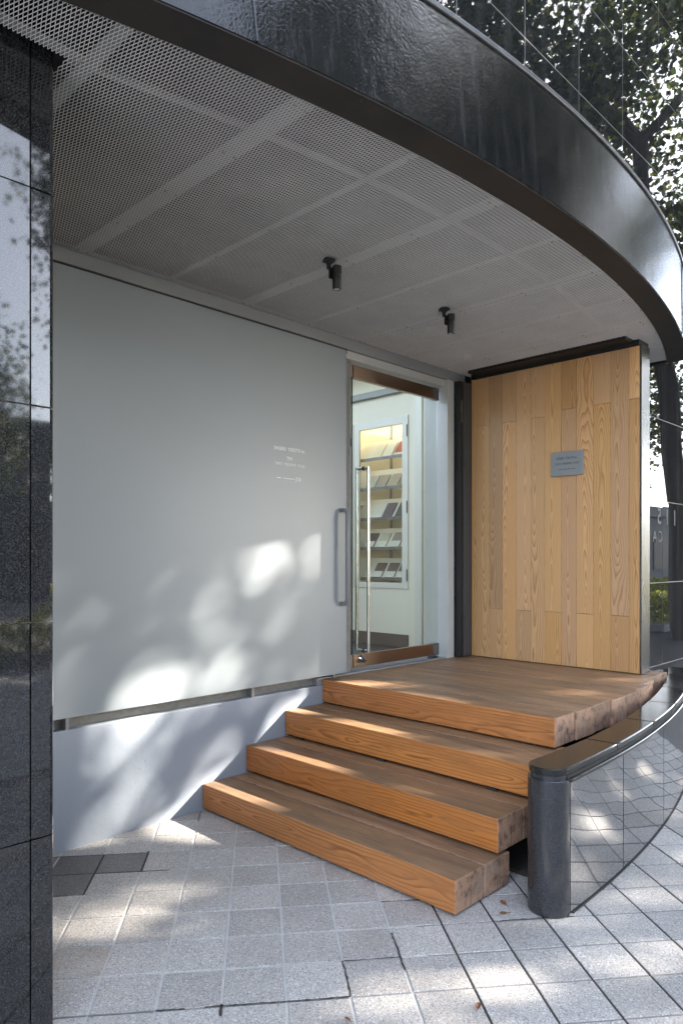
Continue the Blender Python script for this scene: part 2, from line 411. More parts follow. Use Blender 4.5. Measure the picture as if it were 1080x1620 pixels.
def glass_mat(name, tint, refl=1.0):
    t = NT(name)
    tr = t.n('ShaderNodeBsdfTransparent'); tr.inputs[0].default_value = (*tint, 1)
    gl = t.n('ShaderNodeBsdfGlossy'); gl.inputs['Roughness'].default_value = 0.0; gl.inputs[0].default_value = (1, 1, 1, 1)
    lw_ = t.n('ShaderNodeLayerWeight'); fr = t.math('ADD', 0.035, t.math('MULTIPLY', t.math('POWER', lw_.outputs['Facing'], 5.0), 0.9))
    mx = t.n('ShaderNodeMixShader'); t.l(t.math('MULTIPLY', fr, refl), mx.inputs[0])
    t.l(tr.outputs[0], mx.inputs[1]); t.l(gl.outputs[0], mx.inputs[2]); t.l(mx.outputs[0], t.out.inputs[0]); return t.mat
M['glass'] = glass_mat('clear_door_glass', (0.95, 0.97, 0.94))
M['glass_edge'] = plain('green_glass_edge', (0.03, 0.06, 0.05), 0.1)
M['glass_cab'] = glass_mat('cabinet_glass', (0.96, 0.97, 0.95), 0.6)
def emit(name, c, s):
    t = NT(name); e = t.n('ShaderNodeEmission'); e.inputs[0].default_value = (*c, 1); e.inputs[1].default_value = s
    t.l(e.outputs[0], t.out.inputs[0]); return t.mat
M['cab_lamp'] = emit('warm_lamp', (1.0, 0.78, 0.48), 0.5)

# ------------------------------------------------------------------ geometry constants (metres)
YW = 3.566          # painted plinth face
YG = 2.27           # granite facade plane
ZC = 3.10           # canopy soffit
ZL = 0.664          # landing top
def y_in(x): return 10.478 - math.sqrt(8.80 ** 2 - (x - 3.134) ** 2)
def y_out(x): return 10.455 - math.sqrt(8.92 ** 2 - (x - 3.14) ** 2)
def y_top(x): return 10.05 - math.sqrt(8.487 ** 2 - (x - 3.294) ** 2)
CX0, CX1 = -0.9, 5.93
def lin(a, b, n): return [a + (b - a) * i / (n - 1) for i in range(n)]

# ------------------------------------------------------------------ ground
g = MB(); g.box(-60, 80, -80, 0.0, -0.30, -0.10); g.build('street', M['asphalt']); tag(bpy.data.objects['street'], kind='structure')
mb = MB()
O0 = np.array([1.626, 2.9058]); E1 = np.array([0.1696, -0.1369]); E2 = np.array([0.1369, 0.1696])
gap = 0.0095
for i in range(-16, 42):
    for j in range(-26, 8):
        c0 = O0 + E1 * (i + .5) + E2 * (j + .5)
        if not (-2.4 < c0[0] < 8.6 and -0.35 < c0[1] < 3.72): continue
        a = gap / 2 / 0.218
        mat = 1 if (i, j) in ((-1, 1), (-2, 1), (-2, 0), (-3, 1)) else 2 if (i, j) in ((-1, -3), (-2, -3)) else 0
        dz = random.uniform(-0.0007, 0.0007); tx = random.uniform(-0.003, 0.003); ty = random.uniform(-0.003, 0.003)
        q = []
        for (u, v) in ((a, a), (1 - a, a), (1 - a, 1 - a), (a, 1 - a)):
            p = O0 + E1 * (i + u) + E2 * (j + v); q.append((p[0], p[1]))
        b = len(mb.v)
        ins = 0.0022
        def sh(p): return (c0[0] + (p[0] - c0[0]) * (1 - ins / 0.1), c0[1] + (p[1] - c0[1]) * (1 - ins / 0.1))
        zt = [dz + (p[0] - c0[0]) * tx + (p[1] - c0[1]) * ty for p in q]
        mb.v += [(p[0], p[1], -0.03) for p in q] + [(p[0], p[1], z - 0.0016) for p, z in zip(q, zt)] + [(*sh(p), z) for p, z in zip(q, zt)]
        for lv in (0, 4):
            for k in range(4):
                k2 = (k + 1) % 4; mb.f.append((b + lv + k, b + lv + k2, b + lv + 4 + k2, b + lv + 4 + k)); mb.m.append(mat); mb.uv.append([(0, 0)] * 4)
        mb.f.append((b + 8, b + 9, b + 10, b + 11)); mb.m.append(mat); mb.uv.append([(0, 0)] * 4)
mb.box(-2.6, 8.9, -0.55, 3.75, -0.12, -0.0062, 3)
def strip(i0, j0, i1, j1, w, mat, z=-0.0030, jag=0.0, n=1):
    A = O0 + E1 * i0 + E2 * j0; B = O0 + E1 * i1 + E2 * j1; d = (B - A) / np.linalg.norm(B - A); nn = np.array([-d[1], d[0]])
    prev = None
    for k in range(n + 1):
        p = A + (B - A) * k / n; jj = random.uniform(-jag, jag); ww = w * (1 + random.uniform(-0.5, 0.5) * (jag > 0))
        cur = (p + nn * (jj + ww / 2), p + nn * (jj - ww / 2))
        if prev is not None:
            mb.face([(*prev[1], z), (*cur[1], z), (*cur[0], z), (*prev[0], z)], mat)
        prev = cur
for i in range(-16, 42):
    strip(i, -26, i, 3.9, gap * 0.98, 4 if i <= 5 else 5, -0.0034)
for j in range(-26, 4): strip(-16, j, 5.5, j, gap * 0.95, 4 if j > -4 else 3, -0.0038); strip(5.5, j, 41, j, gap * 0.95, 3, -0.0036)
for (a, b, c, d, m_) in ((-3, 1, -1, 1, 5), (-3, 2, 0, 2, 5), (-1, 0, -1, 2, 5), (0, 1, 0, 2.1, 5), (-3, 0, -1.3, 0, 5), (-1, 1, .6, 1, 5)):
    strip(a, b, c, d, gap * 1.05, m_, -0.0022)
strip(1.0, -4, 1.45, -4, 0.006, 5, 0.0012, 0.0015, 8); strip(1.75, -4, 4.0, -4, 0.006, 5, 0.0012, 0.002, 30)
strip(2, -4.25, 2, -3.95, 0.008, 5, 0.0012, 0.001, 4); strip(4, -4, 4, -3, 0.006, 5, 0.0012, 0.003, 14)
strip(4, -3, 5.0, -3, 0.005, 5, 0.0012, 0.003, 14); strip(5, -3.4, 5.0, -2.2, 0.007, 5, 0.0012, 0.002, 14)
strip(-1.5, -4, 1.0, -4, 0.004, 3, 0.0012, 0.002, 16); strip(7, -2, 8.6, -2, 0.006, 5, 0.0012, 0.002, 16); strip(5, -1.01, 6.2, -1.0, 0.005, 5, 0.0012, 0.002, 10)
pv = mb.build('pavement', [M['tile'], M['tile_dark'], M['tile_stain'], M['mortar'], M['mortar_light'], M['mortar_dark']]); tag(pv, kind='structure')
g = MB(); g.box(-60, 80, -5.2, -5.0, -0.12, 0.03)
o = g.build('kerb', M['kerb'], bevel=0.012); tag(o, kind='structure')
g = MB(); g.box(8.902, 80, -4.998, 6, -0.12, -0.004); o = g.build('dark_ground', M['asphalt']); tag(o, kind='structure')  # unseen ground, made dark to dim what the side wall mirrors
g = MB(); g.box(-60, 8.9, -4.998, -0.552, -0.12, -0.004); g.box(-60, -2.602, -0.548, 6, -0.12, -0.005); o = g.build('side_pavement', M['bounce_paving']); tag(o, kind='structure')  # out of view, kept pale as a bounce surface for the porch
g = MB(); g.box(-60, 80, -30, -11, -0.12, 0.02); o = g.build('far_pavement', M['kerb']); tag(o, kind='structure')

# ------------------------------------------------------------------ granite building
bld = thing('granite_building', 'building clad in black polished granite slabs rising above the recessed entrance', 'building', (3, 4, 0))
ZJ = [0.62 + 0.6815 * k for k in range(-1, 16)]
def slabs(mb, x_edges, z_edges, y, d=0.03, gapj=0.006, tilt=0.0012, mat=0):
    for a, b in zip(x_edges, x_edges[1:]):
        for c, e in zip(z_edges, z_edges[1:]):
            n = len(mb.v); h = gapj / 2
            mb.box(a + h, b - h, y, y + d, c + h, e - h, mat)
            tx = random.uniform(-tilt, tilt); tz = random.uniform(-tilt, tilt); mx, mz = (a + b) / 2, (c + e) / 2
            for k in range(n, n + 8):
                x, yy, z = mb.v[k]; mb.v[k] = (x, yy + (x - mx) * tx + (z - mz) * tz, z)
# pier beside the entrance
zp = [0.0] + [z for z in ZJ if 0.3 < z < 3.4]
pm = MB(); slabs(pm, [-3.4, -2.7, -1.98, -1.26, -0.54, 0.184, 0.904], zp, YG - 0.022, 0.03, 0.0045)
for c, e in zip(zp, zp[1:]):   # last narrow slab with rounded return
    h = 0.003; pl = [(0.907, YG - 0.022), (0.966, YG - 0.021), (0.976, YG - 0.017), (0.982, YG - 0.008), (0.984, YG + 0.02), (0.984, YG + 0.30), (0.907, YG + 0.30)]
    pm.prism(pl, c + h, e - h)
pm.build('pier', M['granite_pier'], bld)
pm = MB(); pm.box(-3.4, 0.974, YG + 0.004, 3.9, 0.0, 3.36); pm.build('pier_core', M['joint_light'], bld)
# upper wall
ux = [3.904 + 0.7185 * k for k in range(-14, 22)]
uz = [3.475] + [z for z in ZJ if 3.6 < z < 10.6]
um = MB(); slabs(um, ux, uz, YG - 0.022, 0.0024, 0.009); um.build('upper_wall', M['granite_black'], bld)
um = MB(); um.box(ux[0], ux[-1], YG - 0.0195, YG + 0.5, 3.48, uz[-1]); um.build('upper_core', M['joint_light'], bld)
# wall beyond the timber partition
rx = [5.40, 6.143, 6.862, 7.58, 8.3, 9.02, 9.74, 10.45, 11.2]
rz_ = [0.0, 0.62, 1.305, 1.985, 2.668, 3.297]
rm = MB(); slabs(rm, rx, rz_, YG - 0.022, 0.0024, 0.007); sw = rm.build('side_wall', M['granite_black'], bld)
rm = MB(); rm.box(5.40, 11.2, YG - 0.0195, 3.9, 0, 3.30); rm.build('side_core', M['joint_light'], bld)
yl = YG - 0.0235  # both texts stand in for a reflected sign, modelled as raised mirrored letters
text('lettering', '115', 0.185, (6.24, yl, 1.795), (1, 0, 0), M['reflected_letter'], sw, 0.0005, mirror=True, spacing=1.9)
text('lettering', 'CA', 0.13, (6.03, yl, 1.645), (1, 0, 0), M['reflected_letter'], sw, 0.0005, mirror=True, spacing=1.5)
# void, roof
vm = MB(); vm.box(-0.9, 5.9, 1.9, 3.9, 3.42, 3.46); vm.build('soffit_slab', M['void'], bld)
vm = MB()
for y in (2.35, 2.95): vm.box(0.99, 5.9, y, y + 0.05, 3.28, 3.40)
vm.build('soffit_beam', M['void'], bld)

# ------------------------------------------------------------------ entrance wall (plinth, concrete slot, header)
ew = thing('entrance_wall', 'grey painted back wall with bare concrete slot behind the big sliding steel panel', 'wall', (2.5, YW, 0))
p = MB(); p.box(0.4, 5.17, YW, 4.2, -0.05, 0.620); p.build('plinth', M['wall_grey'], ew, bevel=0.004)
p = MB(); p.box(0.4, 3.78, YW + 0.045, 4.2, 0.6215, 3.0); p.build('concrete_backing', M['concrete'], ew)
p = MB(); p.box(0.4, 5.17, YW - 0.004, 3.79, 3.022, 3.115); p.build('header', M['header_grey'], ew, bevel=0.003)
p = MB(); p.box(0.4, 5.17, YW + 0.006, 3.79, 3.1155, 3.418); p.build('void_lining', M['void'], ew)
p = MB(); p.box(0.4, 3.70, YW + 0.004, YW + 0.04, 2.99, 3.020); p.build('hanging_rail', M['steel_darker'], ew)
p = MB(); p.box(5.0, 5.09, YW + 0.002, 3.79, 0.621, 3.02); p.build('concrete_reveal', M['concrete'], ew)
for x in (1.62, 2.83, 3.56):
    p = MB(); p.box(x - 0.009, x + 0.009, YW - 0.004, YW + 0.044, 0.622, 0.694); p.build('guide_bracket', M['plaque'], ew)

# sliding steel panel
sp = thing('sliding_panel', 'large flat grey steel sliding panel with small white lettering and a grey pull', 'sliding door', (2.2, 3.52, 0.68))
p = MB(); p.box(0.42, 3.634, 3.512, 3.545, 0.692, 2.990); sheet = p.build('panel_sheet', M['panel_grey'], sp, bevel=0.0025)
p = MB(); p.tube([(3.58, 3.512, 1.845), (3.58, 3.486, 1.845), (3.58, 3.466, 1.840), (3.58, 3.455, 1.828), (3.58, 3.450, 1.805), (3.58, 3.450, 1.225), (3.58, 3.455, 1.202), (3.58, 3.466, 1.190), (3.58, 3.486, 1.185), (3.58, 3.512, 1.185)], 0.0155, 14)
p.build('pull_handle', M['handle_grey'], sp, smooth=True)
k_ = 3.512 / YW
def pz(z): return 1.5 + (z - 1.5) * k_
yt = 3.5115
text('lettering', 'SHIGERU  YOKOTA Inc.', 0.0325, (3.145 * k_, yt, pz(2.2215)), (1, 0, 0), M['white_letter'], sp, 0.0004, sx=0.80)
text('lettering', 'TPH', 0.036, (3.142 * k_, yt, pz(2.158)), (1, 0, 0), M['white_letter'], sp, 0.0004, sx=0.80)
text('lettering', 'TOKYO  PUBLISHING  HOUSE', 0.0235, (3.147 * k_, yt, pz(2.124)), (1, 0, 0), M['white_letter'], sp, 0.0004, sx=0.83)
text('lettering', 'JCRI', 0.036, (3.222 * k_, yt, pz(2.026)), (1, 0, 0), M['white_letter'], sp, 0.0004, sx=0.80)
p = MB()
for a, n_ in ((3.030, 6), (3.088, 15)):
    for q in range(n_):
        x = (a + q * 0.0066) * k_; p.box(x, x + 0.0058, yt - 0.0004, yt + 0.0006, pz(2.0345), pz(2.0405))
p.build('small_print', M['white_letter'], sp)

# ------------------------------------------------------------------ door frame, door, side glass
df = thing('door_frame', 'off white steel frame around the glass door opening', 'door frame', (4.4, 3.6, ZL))
p = MB(); p.box(4.907, 4.998, 3.556, 3.80, 0.640, 3.020); p.build('jamb', M['frame_white'], df, bevel=0.003)
p = MB(); p.box(3.40, 4.906, 3.585, 3.80, 2.962, 3.020); p.build('head', M['frame_white'], df, bevel=0.003)
p = MB(); p.box(3.40, 4.906, 3.57, 3.80, 0.622, 0.672); p.build('sill', M['strap'], df, bevel=0.003)
p = MB(); p.box(4.998, 5.003, 3.552, 3.575, 0.640, 3.020); p.build('jamb_bead', M['stainless'], df)
post = thing('steel_post', 'dark grey steel channel post between the door jamb and the timber partition', 'post', (5.09, 3.5, 0.66))
p = MB(); p.box(5.058, 5.170, 3.495, 3.56, 0.670, 3.018); p.build('channel', M['steel_dark'], post, bevel=0.003)
p = MB(); p.box(5.013, 5.056, 3.505, 3.56, 0.670, 3.018); p.build('side_flange', M['steel_darker'], post, bevel=0.002)
p = MB(); p.box(5.022, 5.043, 3.498, 3.5048, 2.66, 2.86); p.build('latch_plate', M['stainless'], post)
for z in (2.30, 0.98):
    p = MB(); p.box(5.06, 5.12, 3.488, 3.4945, z, z + 0.05); p.build('fixing_plate', M['steel_dark'], post, bevel=0.002)

dr = thing('glass_door', 'frameless glass door with brushed bronze rails and a long steel pull', 'door', (4.35, 3.64, ZL))
p = MB(); p.box(3.825, 4.868, 3.634, 3.646, 0.70, 2.94); p.build('glass', M['glass'], dr)
p = MB(); p.box(3.8195, 3.8245, 3.634, 3.646, 0.70, 2.94); p.build('glass_edge', M['glass_edge'], dr)
p = MB(); p.box(3.822, 4.80, 3.622, 3.658, 2.848, 2.944); p.build('top_rail', M['bronze'], dr, bevel=0.002)
p = MB(); p.box(3.822, 4.80, 3.622, 3.658, 0.694, 0.788); p.build('bottom_rail', M['bronze'], dr, bevel=0.002)
for z0, z1 in ((2.846, 2.946), (0.692, 0.790)):
    p = MB(); p.box(4.802, 4.872, 3.620, 3.660, z0, z1); p.build('pivot_patch', M['trim'], dr, bevel=0.002)
p = MB(); p.tube([(3.94, 3.58, 0.80), (3.94, 3.58, 2.197)], 0.0125, 16); p.tube([(3.94, 3.70, 0.80), (3.94, 3.70, 2.197)], 0.0125, 16)
for z in (0.8115, 2.185): p.tube([(3.94, 3.575, z), (3.94, 3.705, z)], 0.0105, 14)
p.build('pull_bar', M['chrome'], dr, smooth=True)
for z in (0.8115, 2.185):
    p = MB(); p.tube([(3.94, 3.622, z), (3.94, 3.6335, z)], 0.0165, 14); p.build('collar', M['black'], dr, smooth=True)
p = MB()
for i_, (r, d) in enumerate(((0.012, 0),)): p.tube([(3.905, 3.622, 0.752), (3.905, 3.612, 0.749), (3.905, 3.598, 0.743), (3.905, 3.578, 0.738), (3.905, 3.570, 0.737)], [0.030, 0.024, 0.016, 0.014, 0.011], 16)
p.build('lock_knob', M['chrome'], dr, smooth=True)
p = MB(); p.box(4.74, 4.83, 3.60, 3.64, 0.673, 0.688); p.build('floor_pivot', M['stainless'], dr, bevel=0.003)
sg = thing('side_glass', 'narrow fixed glass pane between the sliding panel and the glass door', 'window', (3.6, 3.64, ZL))
p = MB(); p.box(3.42, 3.815, 3.634, 3.646, 0.70, 2.94); p.build('glass', M['glass'], sg)
p = MB(); p.box(3.42, 3.815, 3.623, 3.657, 2.850, 2.945); p.build('top_rail', M['bronze'], sg, bevel=0.002)
p = MB(); p.box(3.42, 3.815, 3.623, 3.657, 0.694, 0.789); p.build('bottom_rail', M['bronze'], sg, bevel=0.002)
p = MB(); p.box(3.70, 3.800, 3.624, 3.656, 2.335, 2.395); p.build('clamp', M['black'], sg, bevel=0.003)
p = MB(); p.box(3.70, 3.800, 3.624, 3.656, 0.885, 0.945); p.build('clamp', M['stainless'], sg, bevel=0.003)

# ------------------------------------------------------------------ room behind the door
rmm = thing('room_shell', 'white painted interior room seen through the glass door', 'room', (4, 5, 0.6))
p = MB(); p.box(-0.5, 5.9, 3.80, 8.0, 0.55, 0.612); p.build('floor', M['floor_dark'], rmm)
p = MB(); p.box(5.50, 5.62, 3.80, 4.458, 0.613, 3.6); p.box(5.50, 5.62, 5.832, 8.0, 0.613, 3.6); p.box(5.50, 5.62, 4.459, 5.831, 0.613, 1.203); p.box(5.50, 5.62, 4.459, 5.831, 2.937, 3.6)
p.build('inner_wall', M['white_room'], rmm)
p = MB(); p.box(-0.5, 5.5, 8.0, 8.1, 0.6, 3.6); p.box(-0.6, -0.5, 3.8, 8.1, 0.6, 3.6); p.build('rear_wall', M['white_room'], rmm)
p = MB(); p.box(4.9995, 5.498, 3.80, 3.88, 0.613, 3.6); p.box(-0.5, 3.3, 4.205, 4.28, 0.613, 3.6); p.build('front_wall', M['white_room'], rmm)
p = MB(); p.box(5.40, 5.4985, 4.22, 4.30, 0.613, 3.6); p.build('column', M['white_cab'], rmm)
p = MB(); p.box(4.95, 5.5, 3.8, 8.0, 3.45, 3.55); p.build('ceiling_strip', M['white_room'], rmm)  # strip only; the rest of the roof is left open, unseen, for sky light
p = MB(); p.box(5.44, 5.4985, 4.302, 8.0, 3.17, 3.23); p.build('cornice', M['strap'], rmm)
p = MB(); p.box(5.485, 5.4985, 4.46, 8.0, 0.613, 0.745); p.build('skirting', M['base_dark'], rmm)

cab = thing('display_cabinet', 'lit white display cabinet with five sloping shelves behind glass', 'cabinet', (5.5, 5.1, 1.17))
p = MB(); p.box(5.62, 5.92, 4.42, 5.85, 1.172, 1.20); p.box(5.62, 5.92, 4.42, 5.85, 2.96, 2.985); p.box(5.621, 5.92, 4.42, 4.445, 1.2, 2.96); p.box(5.62, 5.92, 5.825, 5.85, 1.2, 2.96); p.box(5.90, 5.92, 4.445, 5.825, 1.2, 2.96)
p.build('carcass', M['white_cab'], cab)
def cab_door(y0, y1):
    d = MB(); d.box(5.488, 5.515, y0, y0 + 0.075, 1.205, 2.935); d.box(5.488, 5.515, y1 - 0.075, y1, 1.205, 2.935)
    d.box(5.488, 5.515, y0 + 0.075, y1 - 0.075, 1.205, 1.262); d.box(5.488, 5.515, y0 + 0.075, y1 - 0.075, 2.858, 2.935)
    do = d.build('cabinet_door', M['white_cab'], cab, bevel=0.002)
    d = MB(); d.box(5.499, 5.504, y0 + 0.076, y1 - 0.076, 1.263, 2.857); d.build('glass', M['glass_cab'], do)
    return do
d1 = cab_door(4.46, 5.195); cab_door(5.205, 5.83)
for z in (2.78, 2.02, 1.34):
    p = MB(); p.box(5.482, 5.4875, 4.462, 4.475, z - 0.06, z + 0.06); p.build('hinge', M['steel_dark'], d1)
p = MB(); p.box(5.66, 5.86, 4.5, 5.8, 2.950, 2.958); p.build('lamp_strip', M['cab_lamp'], cab)
ZS = [2.545, 2.235, 1.920, 1.610, 1.295]
for z in ZS:
    p = MB()
    p.face([(5.545, 4.446, z), (5.545, 5.824, z), (5.70, 5.824, z + 0.215), (5.70, 4.446, z + 0.215)][::-1])
    p.face([(5.549, 4.446, z - 0.004), (5.549, 5.824, z - 0.004), (5.704, 5.824, z + 0.211), (5.704, 4.446, z + 0.211)])
    p.box(5.528, 5.546, 4.446, 5.824, z - 0.012, z + 0.012)
    s_ = p.build('shelf', M['white_cab'], cab)
    p = MB(); p.box(5.522, 5.5275, 4.446, 5.824, z - 0.016, z + 0.016); p.build('shelf_lip', M['trim'], s_)
for y in (5.02,):
    p = MB(); p.box(5.88, 5.898, y - 0.008, y + 0.008, 1.2, 2.95); p.build('bracket_rail', M['strap'], cab)
BOOKC = [[((.72, .66, .5), 'cream'), ((.75, .70, .58), 'pale'), ((.45, .07, .04), 'red'), ((.16, .28, .16), 'green'), ((.7, .62, .45), 'ivory')],
         [((.36, .31, .24), 'tan'), ((.40, .34, .25), 'beige'), ((.34, .28, .2), 'brown'), ((.5, .45, .36), 'sand'), ((.42, .36, .3), 'grey')],
         [((.10, .08, .11), 'purple'), ((.05, .06, .055), 'black'), ((.55, .48, .36), 'cream'), ((.5, .12, .04), 'orange'), ((.3, .3, .28), 'grey')],
         [((.52, .48, .36), 'cream'), ((.30, .25, .21), 'brown'), ((.10, .085, .07), 'dark'), ((.07, .06, .06), 'black'), ((.5, .5, .45), 'white')],
         [((.10, .075, .06), 'dark brown'), ((.12, .09, .07), 'dark brown'), ((.12, .085, .065), 'dark brown'), ((.05, .045, .045), 'black'), ((.3, .28, .25), 'grey')]]
SHN = ['top', 'second', 'middle', 'fourth', 'bottom']
yc = [4.83, 4.99, 4.63, 4.515, 5.36]
ycs = [[4.93, 4.79, 4.63, 4.50, 5.38], [4.87, 4.71, 4.56, 5.02, 5.36], [4.79, 4.615, 4.49, 5.42, 5.28], [4.87, 4.69, 4.53, 5.04, 5.34], [4.93, 4.76, 4.60, 4.475, 5.36]]
for si, z in enumerate(ZS):
    for bi, (c, cn) in enumerate(BOOKC[si]):
        y = ycs[si][bi]; w = 0.065; hgt = 0.185 if si != 1 else 0.165
        t_ = np.array([0.155, 0, 0.215]); t_ /= np.linalg.norm(t_); n_ = np.array([-t_[2], 0, t_[0]])
        base = np.array([5.548, y, z + 0.0125]) + n_ * 0.001
        def pb(a, bb, cc): q = base + np.array([0, a, 0]) + t_ * bb + n_ * cc; return tuple(q)
        cov = plain('book_cover_' + cn.replace(' ', '_'), c, 0.5, var=0.1)
        root = thing('book', f'{cn} book leaning on the {SHN[si]} shelf of the lit cabinet, ' + ['nearest the cabinet hinges', 'beside it']['0' != '0'] if False else '', 'book', tuple(base)) if False else None
        def slab(a0, a1, b0, b1, c0_, c1_):
            m2 = MB(); P = [pb(a, b_, c_) for c_ in (c0_, c1_) for b_ in (b0, b1) for a in (a0, a1)]
            for q in [(0, 2, 3, 1), (4, 5, 7, 6), (0, 1, 5, 4), (1, 3, 7, 5), (3, 2, 6, 7), (2, 0, 4, 6)]: m2.face([P[i] for i in q])
            return m2
        order = sorted(ycs[si]); rank = order.index(y)
        place = ['closest to the door hinges', 'second from the door hinges', 'in the middle of the shelf', 'fourth from the door hinges', 'farthest from the door hinges'][rank]
        m2 = slab(-w, w, 0, hgt, 0, 0.008)
        bk = m2.build('book', cov); tag(bk, f'{cn} book on the {SHN[si]} cabinet shelf, {place}', 'book', 'books displayed in the lit cabinet')
        if cn == 'red' or si in (3, 4):
            fr_ = slab(-w * 0.97, w * 0.97, 0.004, hgt * (0.18 if cn == 'red' else 0.42), 0.0081, 0.0086)
            fr_.build('cover_print', cov if False else M['white_cab'], bk)

# ------------------------------------------------------------------ timber partition
tp = thing('timber_partition', 'wall of vertical ash boards with a brushed steel end facing the street', 'wall', (5.26, 2.8, ZL))
BX = [745.5, 752, 773, 794, 816, 839, 861, 887, 911, 938, 965, 994, 1012]
XP = 5.176
def ray_y(px):
    k = (px - 540) / 1121.9; th = R(44.43)
    dx = math.cos(th) + k * math.sin(th); dy = math.sin(th) - k * math.cos(th); return XP * dy / dx
BY = [ray_y(b) for b in BX]; BY[-1] = 2.056
p = MB()
zlo, zhi, z0_, z1_ = 1.082, 2.640, 0.668, 3.050
for i in range(len(BY) - 1):
    cuts = [z0_, z1_]
    if i > 0: cuts = [z0_, zhi + (0.03 if i > 6 else 0), z1_] if i % 2 == 1 else [z0_, zlo, z1_]
    for a, b in zip(cuts, cuts[1:]):
        p.box(XP, XP + 0.020 - random.uniform(0, 0.0008), BY[i + 1] + 0.0009, BY[i] - 0.0009, a + 0.0012, b - 0.0012, 0, 'z')
p.build('board_cladding', M['ash'], tp, bevel=0.0012, segs=1)
p = MB(); p.box(XP + 0.021, XP + 0.146, 2.060, 3.53, 0.668, 3.052); p.build('core', M['steel_dark'], tp)
p = MB(); p.box(XP + 0.002, XP + 0.148, 2.040, 2.054, 0.668, 3.055); p.build('steel_end', M['stainless'], tp, bevel=0.0015)
p = MB(); p.box(XP + 0.1555, XP + 0.160, 2.056, 3.53, 0.668, 3.052); p.build('rear_cladding', M['steel_dark'], tp)
p = MB(); p.box(5.035, 5.172, 2.10, 3.44, 3.074, 3.098); p.box(XP - 0.002, XP + 0.174, 2.06, 3.5, 3.056, 3.097); p.build('top_channel', M['black'], tp)
pq = thing('wall_plaque', 'small grey metal plate with engraved lines of text on the ash boards', 'sign', (XP, 2.607, 2.245))
p = MB(); p.box(XP - 0.022, XP - 0.008, 2.474, 2.742, 2.150, 2.337); p.build('plate', M['plaque'], pq, bevel=0.002)
for y in (2.53, 2.69):
    p = MB(); p.box(XP - 0.008, XP, y - 0.015, y + 0.015, 2.20, 2.29); p.build('standoff', M['steel_dark'], pq)
xq = XP - 0.0226
text('lettering', 'SHIGERU  YOKOTA Inc.', 0.0265, (xq, 2.607, 2.277), (0, -1, 0), M['grey_letter'], pq, 0.0004, sx=0.62)
text('lettering', 'TOKYO  PUBLISHING  HOUSE', 0.0225, (xq, 2.607, 2.237), (0, -1, 0), M['grey_letter'], pq, 0.0003, sx=0.66)
p = MB()
for q in range(26):
    if q in (5, 10, 19): continue
    y = 2.674 - q * 0.0053; p.box(xq - 0.0003, xq + 0.0006, y - 0.0043, y, 2.197, 2.203)
p.build('small_print', M['grey_letter'], pq)

# ------------------------------------------------------------------ timber steps
def beam(x0, x1, y0, y1, z0, z1, parent, kerf=True, front=True):
    m2 = MB(); xm = (x0 + x1) / 2 + random.uniform(-0.01, 0.01)
    m2.box(x0 + 0.0010, x1 - 0.0065, y0, y1, z0, z1, 0, 'y', end=1, top=2)
    m2.m[-3] = 1  # gap shade put into the colour: inner long faces take the darker end tone
    if not front: m2.m[-1] = 1
    b = m2.build('beam', [M['timber'], M['timber_end'], M['timber_top']], parent, bevel=0.0045)
    if kerf:
        zz = z0 + (z1 - z0) * random.uniform(0.45, 0.6)
        k = MB(); k.box(xm - 0.0012, xm + 0.0012, y0 - 0.0006, y0 + 0.01, z0 + 0.004, zz); k.build('kerf', M['joint_dark'], b)
    return b
STEPS = [('lowest timber step resting on the pavement', [2.448, 2.668, 2.881], 0.012, 0.155, 1.735),
         ('second timber step up from the pavement', [2.776, 2.998, 3.215], 0.172, 0.327, 1.735),
         ('third timber step just below the landing', [3.100, 3.335, 3.545], 0.342, 0.496, 1.735)]
for lab, xs, z0, z1, y0 in STEPS:
    st = thing('timber_step', lab + ', of two long beams', 'step', (xs[0], 2.65, z0), 'timber steps up to the glass door')
    for a, b in zip(xs, xs[1:]): beam(a, b, y0, 3.562, z0, z1, st, front=(a == xs[0]))
    if z0 < 0.05:
        for (x, y) in ((2.47, 1.79), (2.47, 2.72), (2.80, 1.80)):
            m2 = MB(); m2.box(x, x + 0.06, y, y + 0.07, -0.004, z0 - 0.0005); m2.build('foot', M['timber'], st)
ld = thing('timber_landing', 'broad timber landing of stained beams in front of the door', 'landing', (4.4, 2.7, 0.5))
LX = [3.442, 3.672, 3.897, 4.125, 4.340, 4.560, 4.785, 5.005, 5.225, 5.445]
LY = [1.808, 1.799, 1.808, 1.797, 1.806, 1.834, 1.890, 1.952, 1.957]
for i, (a, b) in enumerate(zip(LX, LX[1:])):
    beam(a, b, LY[i], 3.562 if i < 8 else 2.20, 0.507 + random.uniform(-0.001, 0.001), ZL + random.uniform(-0.0015, 0.0), ld, front=(i == 0))
sf = thing('step_subframe', 'dark steel bearers hidden beneath the timber steps', 'frame', (3.5, 2.6, 0))
for y in (1.95, 2.7, 3.4):
    m2 = MB()
    m2.box(2.86, 3.09, y, y + 0.06, 0.004, 0.170); m2.box(3.10, 3.43, y, y + 0.06, 0.004, 0.340); m2.box(3.45, 5.2, y, y + 0.06, 0.004, 0.505)
    m2.build('bearer', M['steel_darker'], sf)

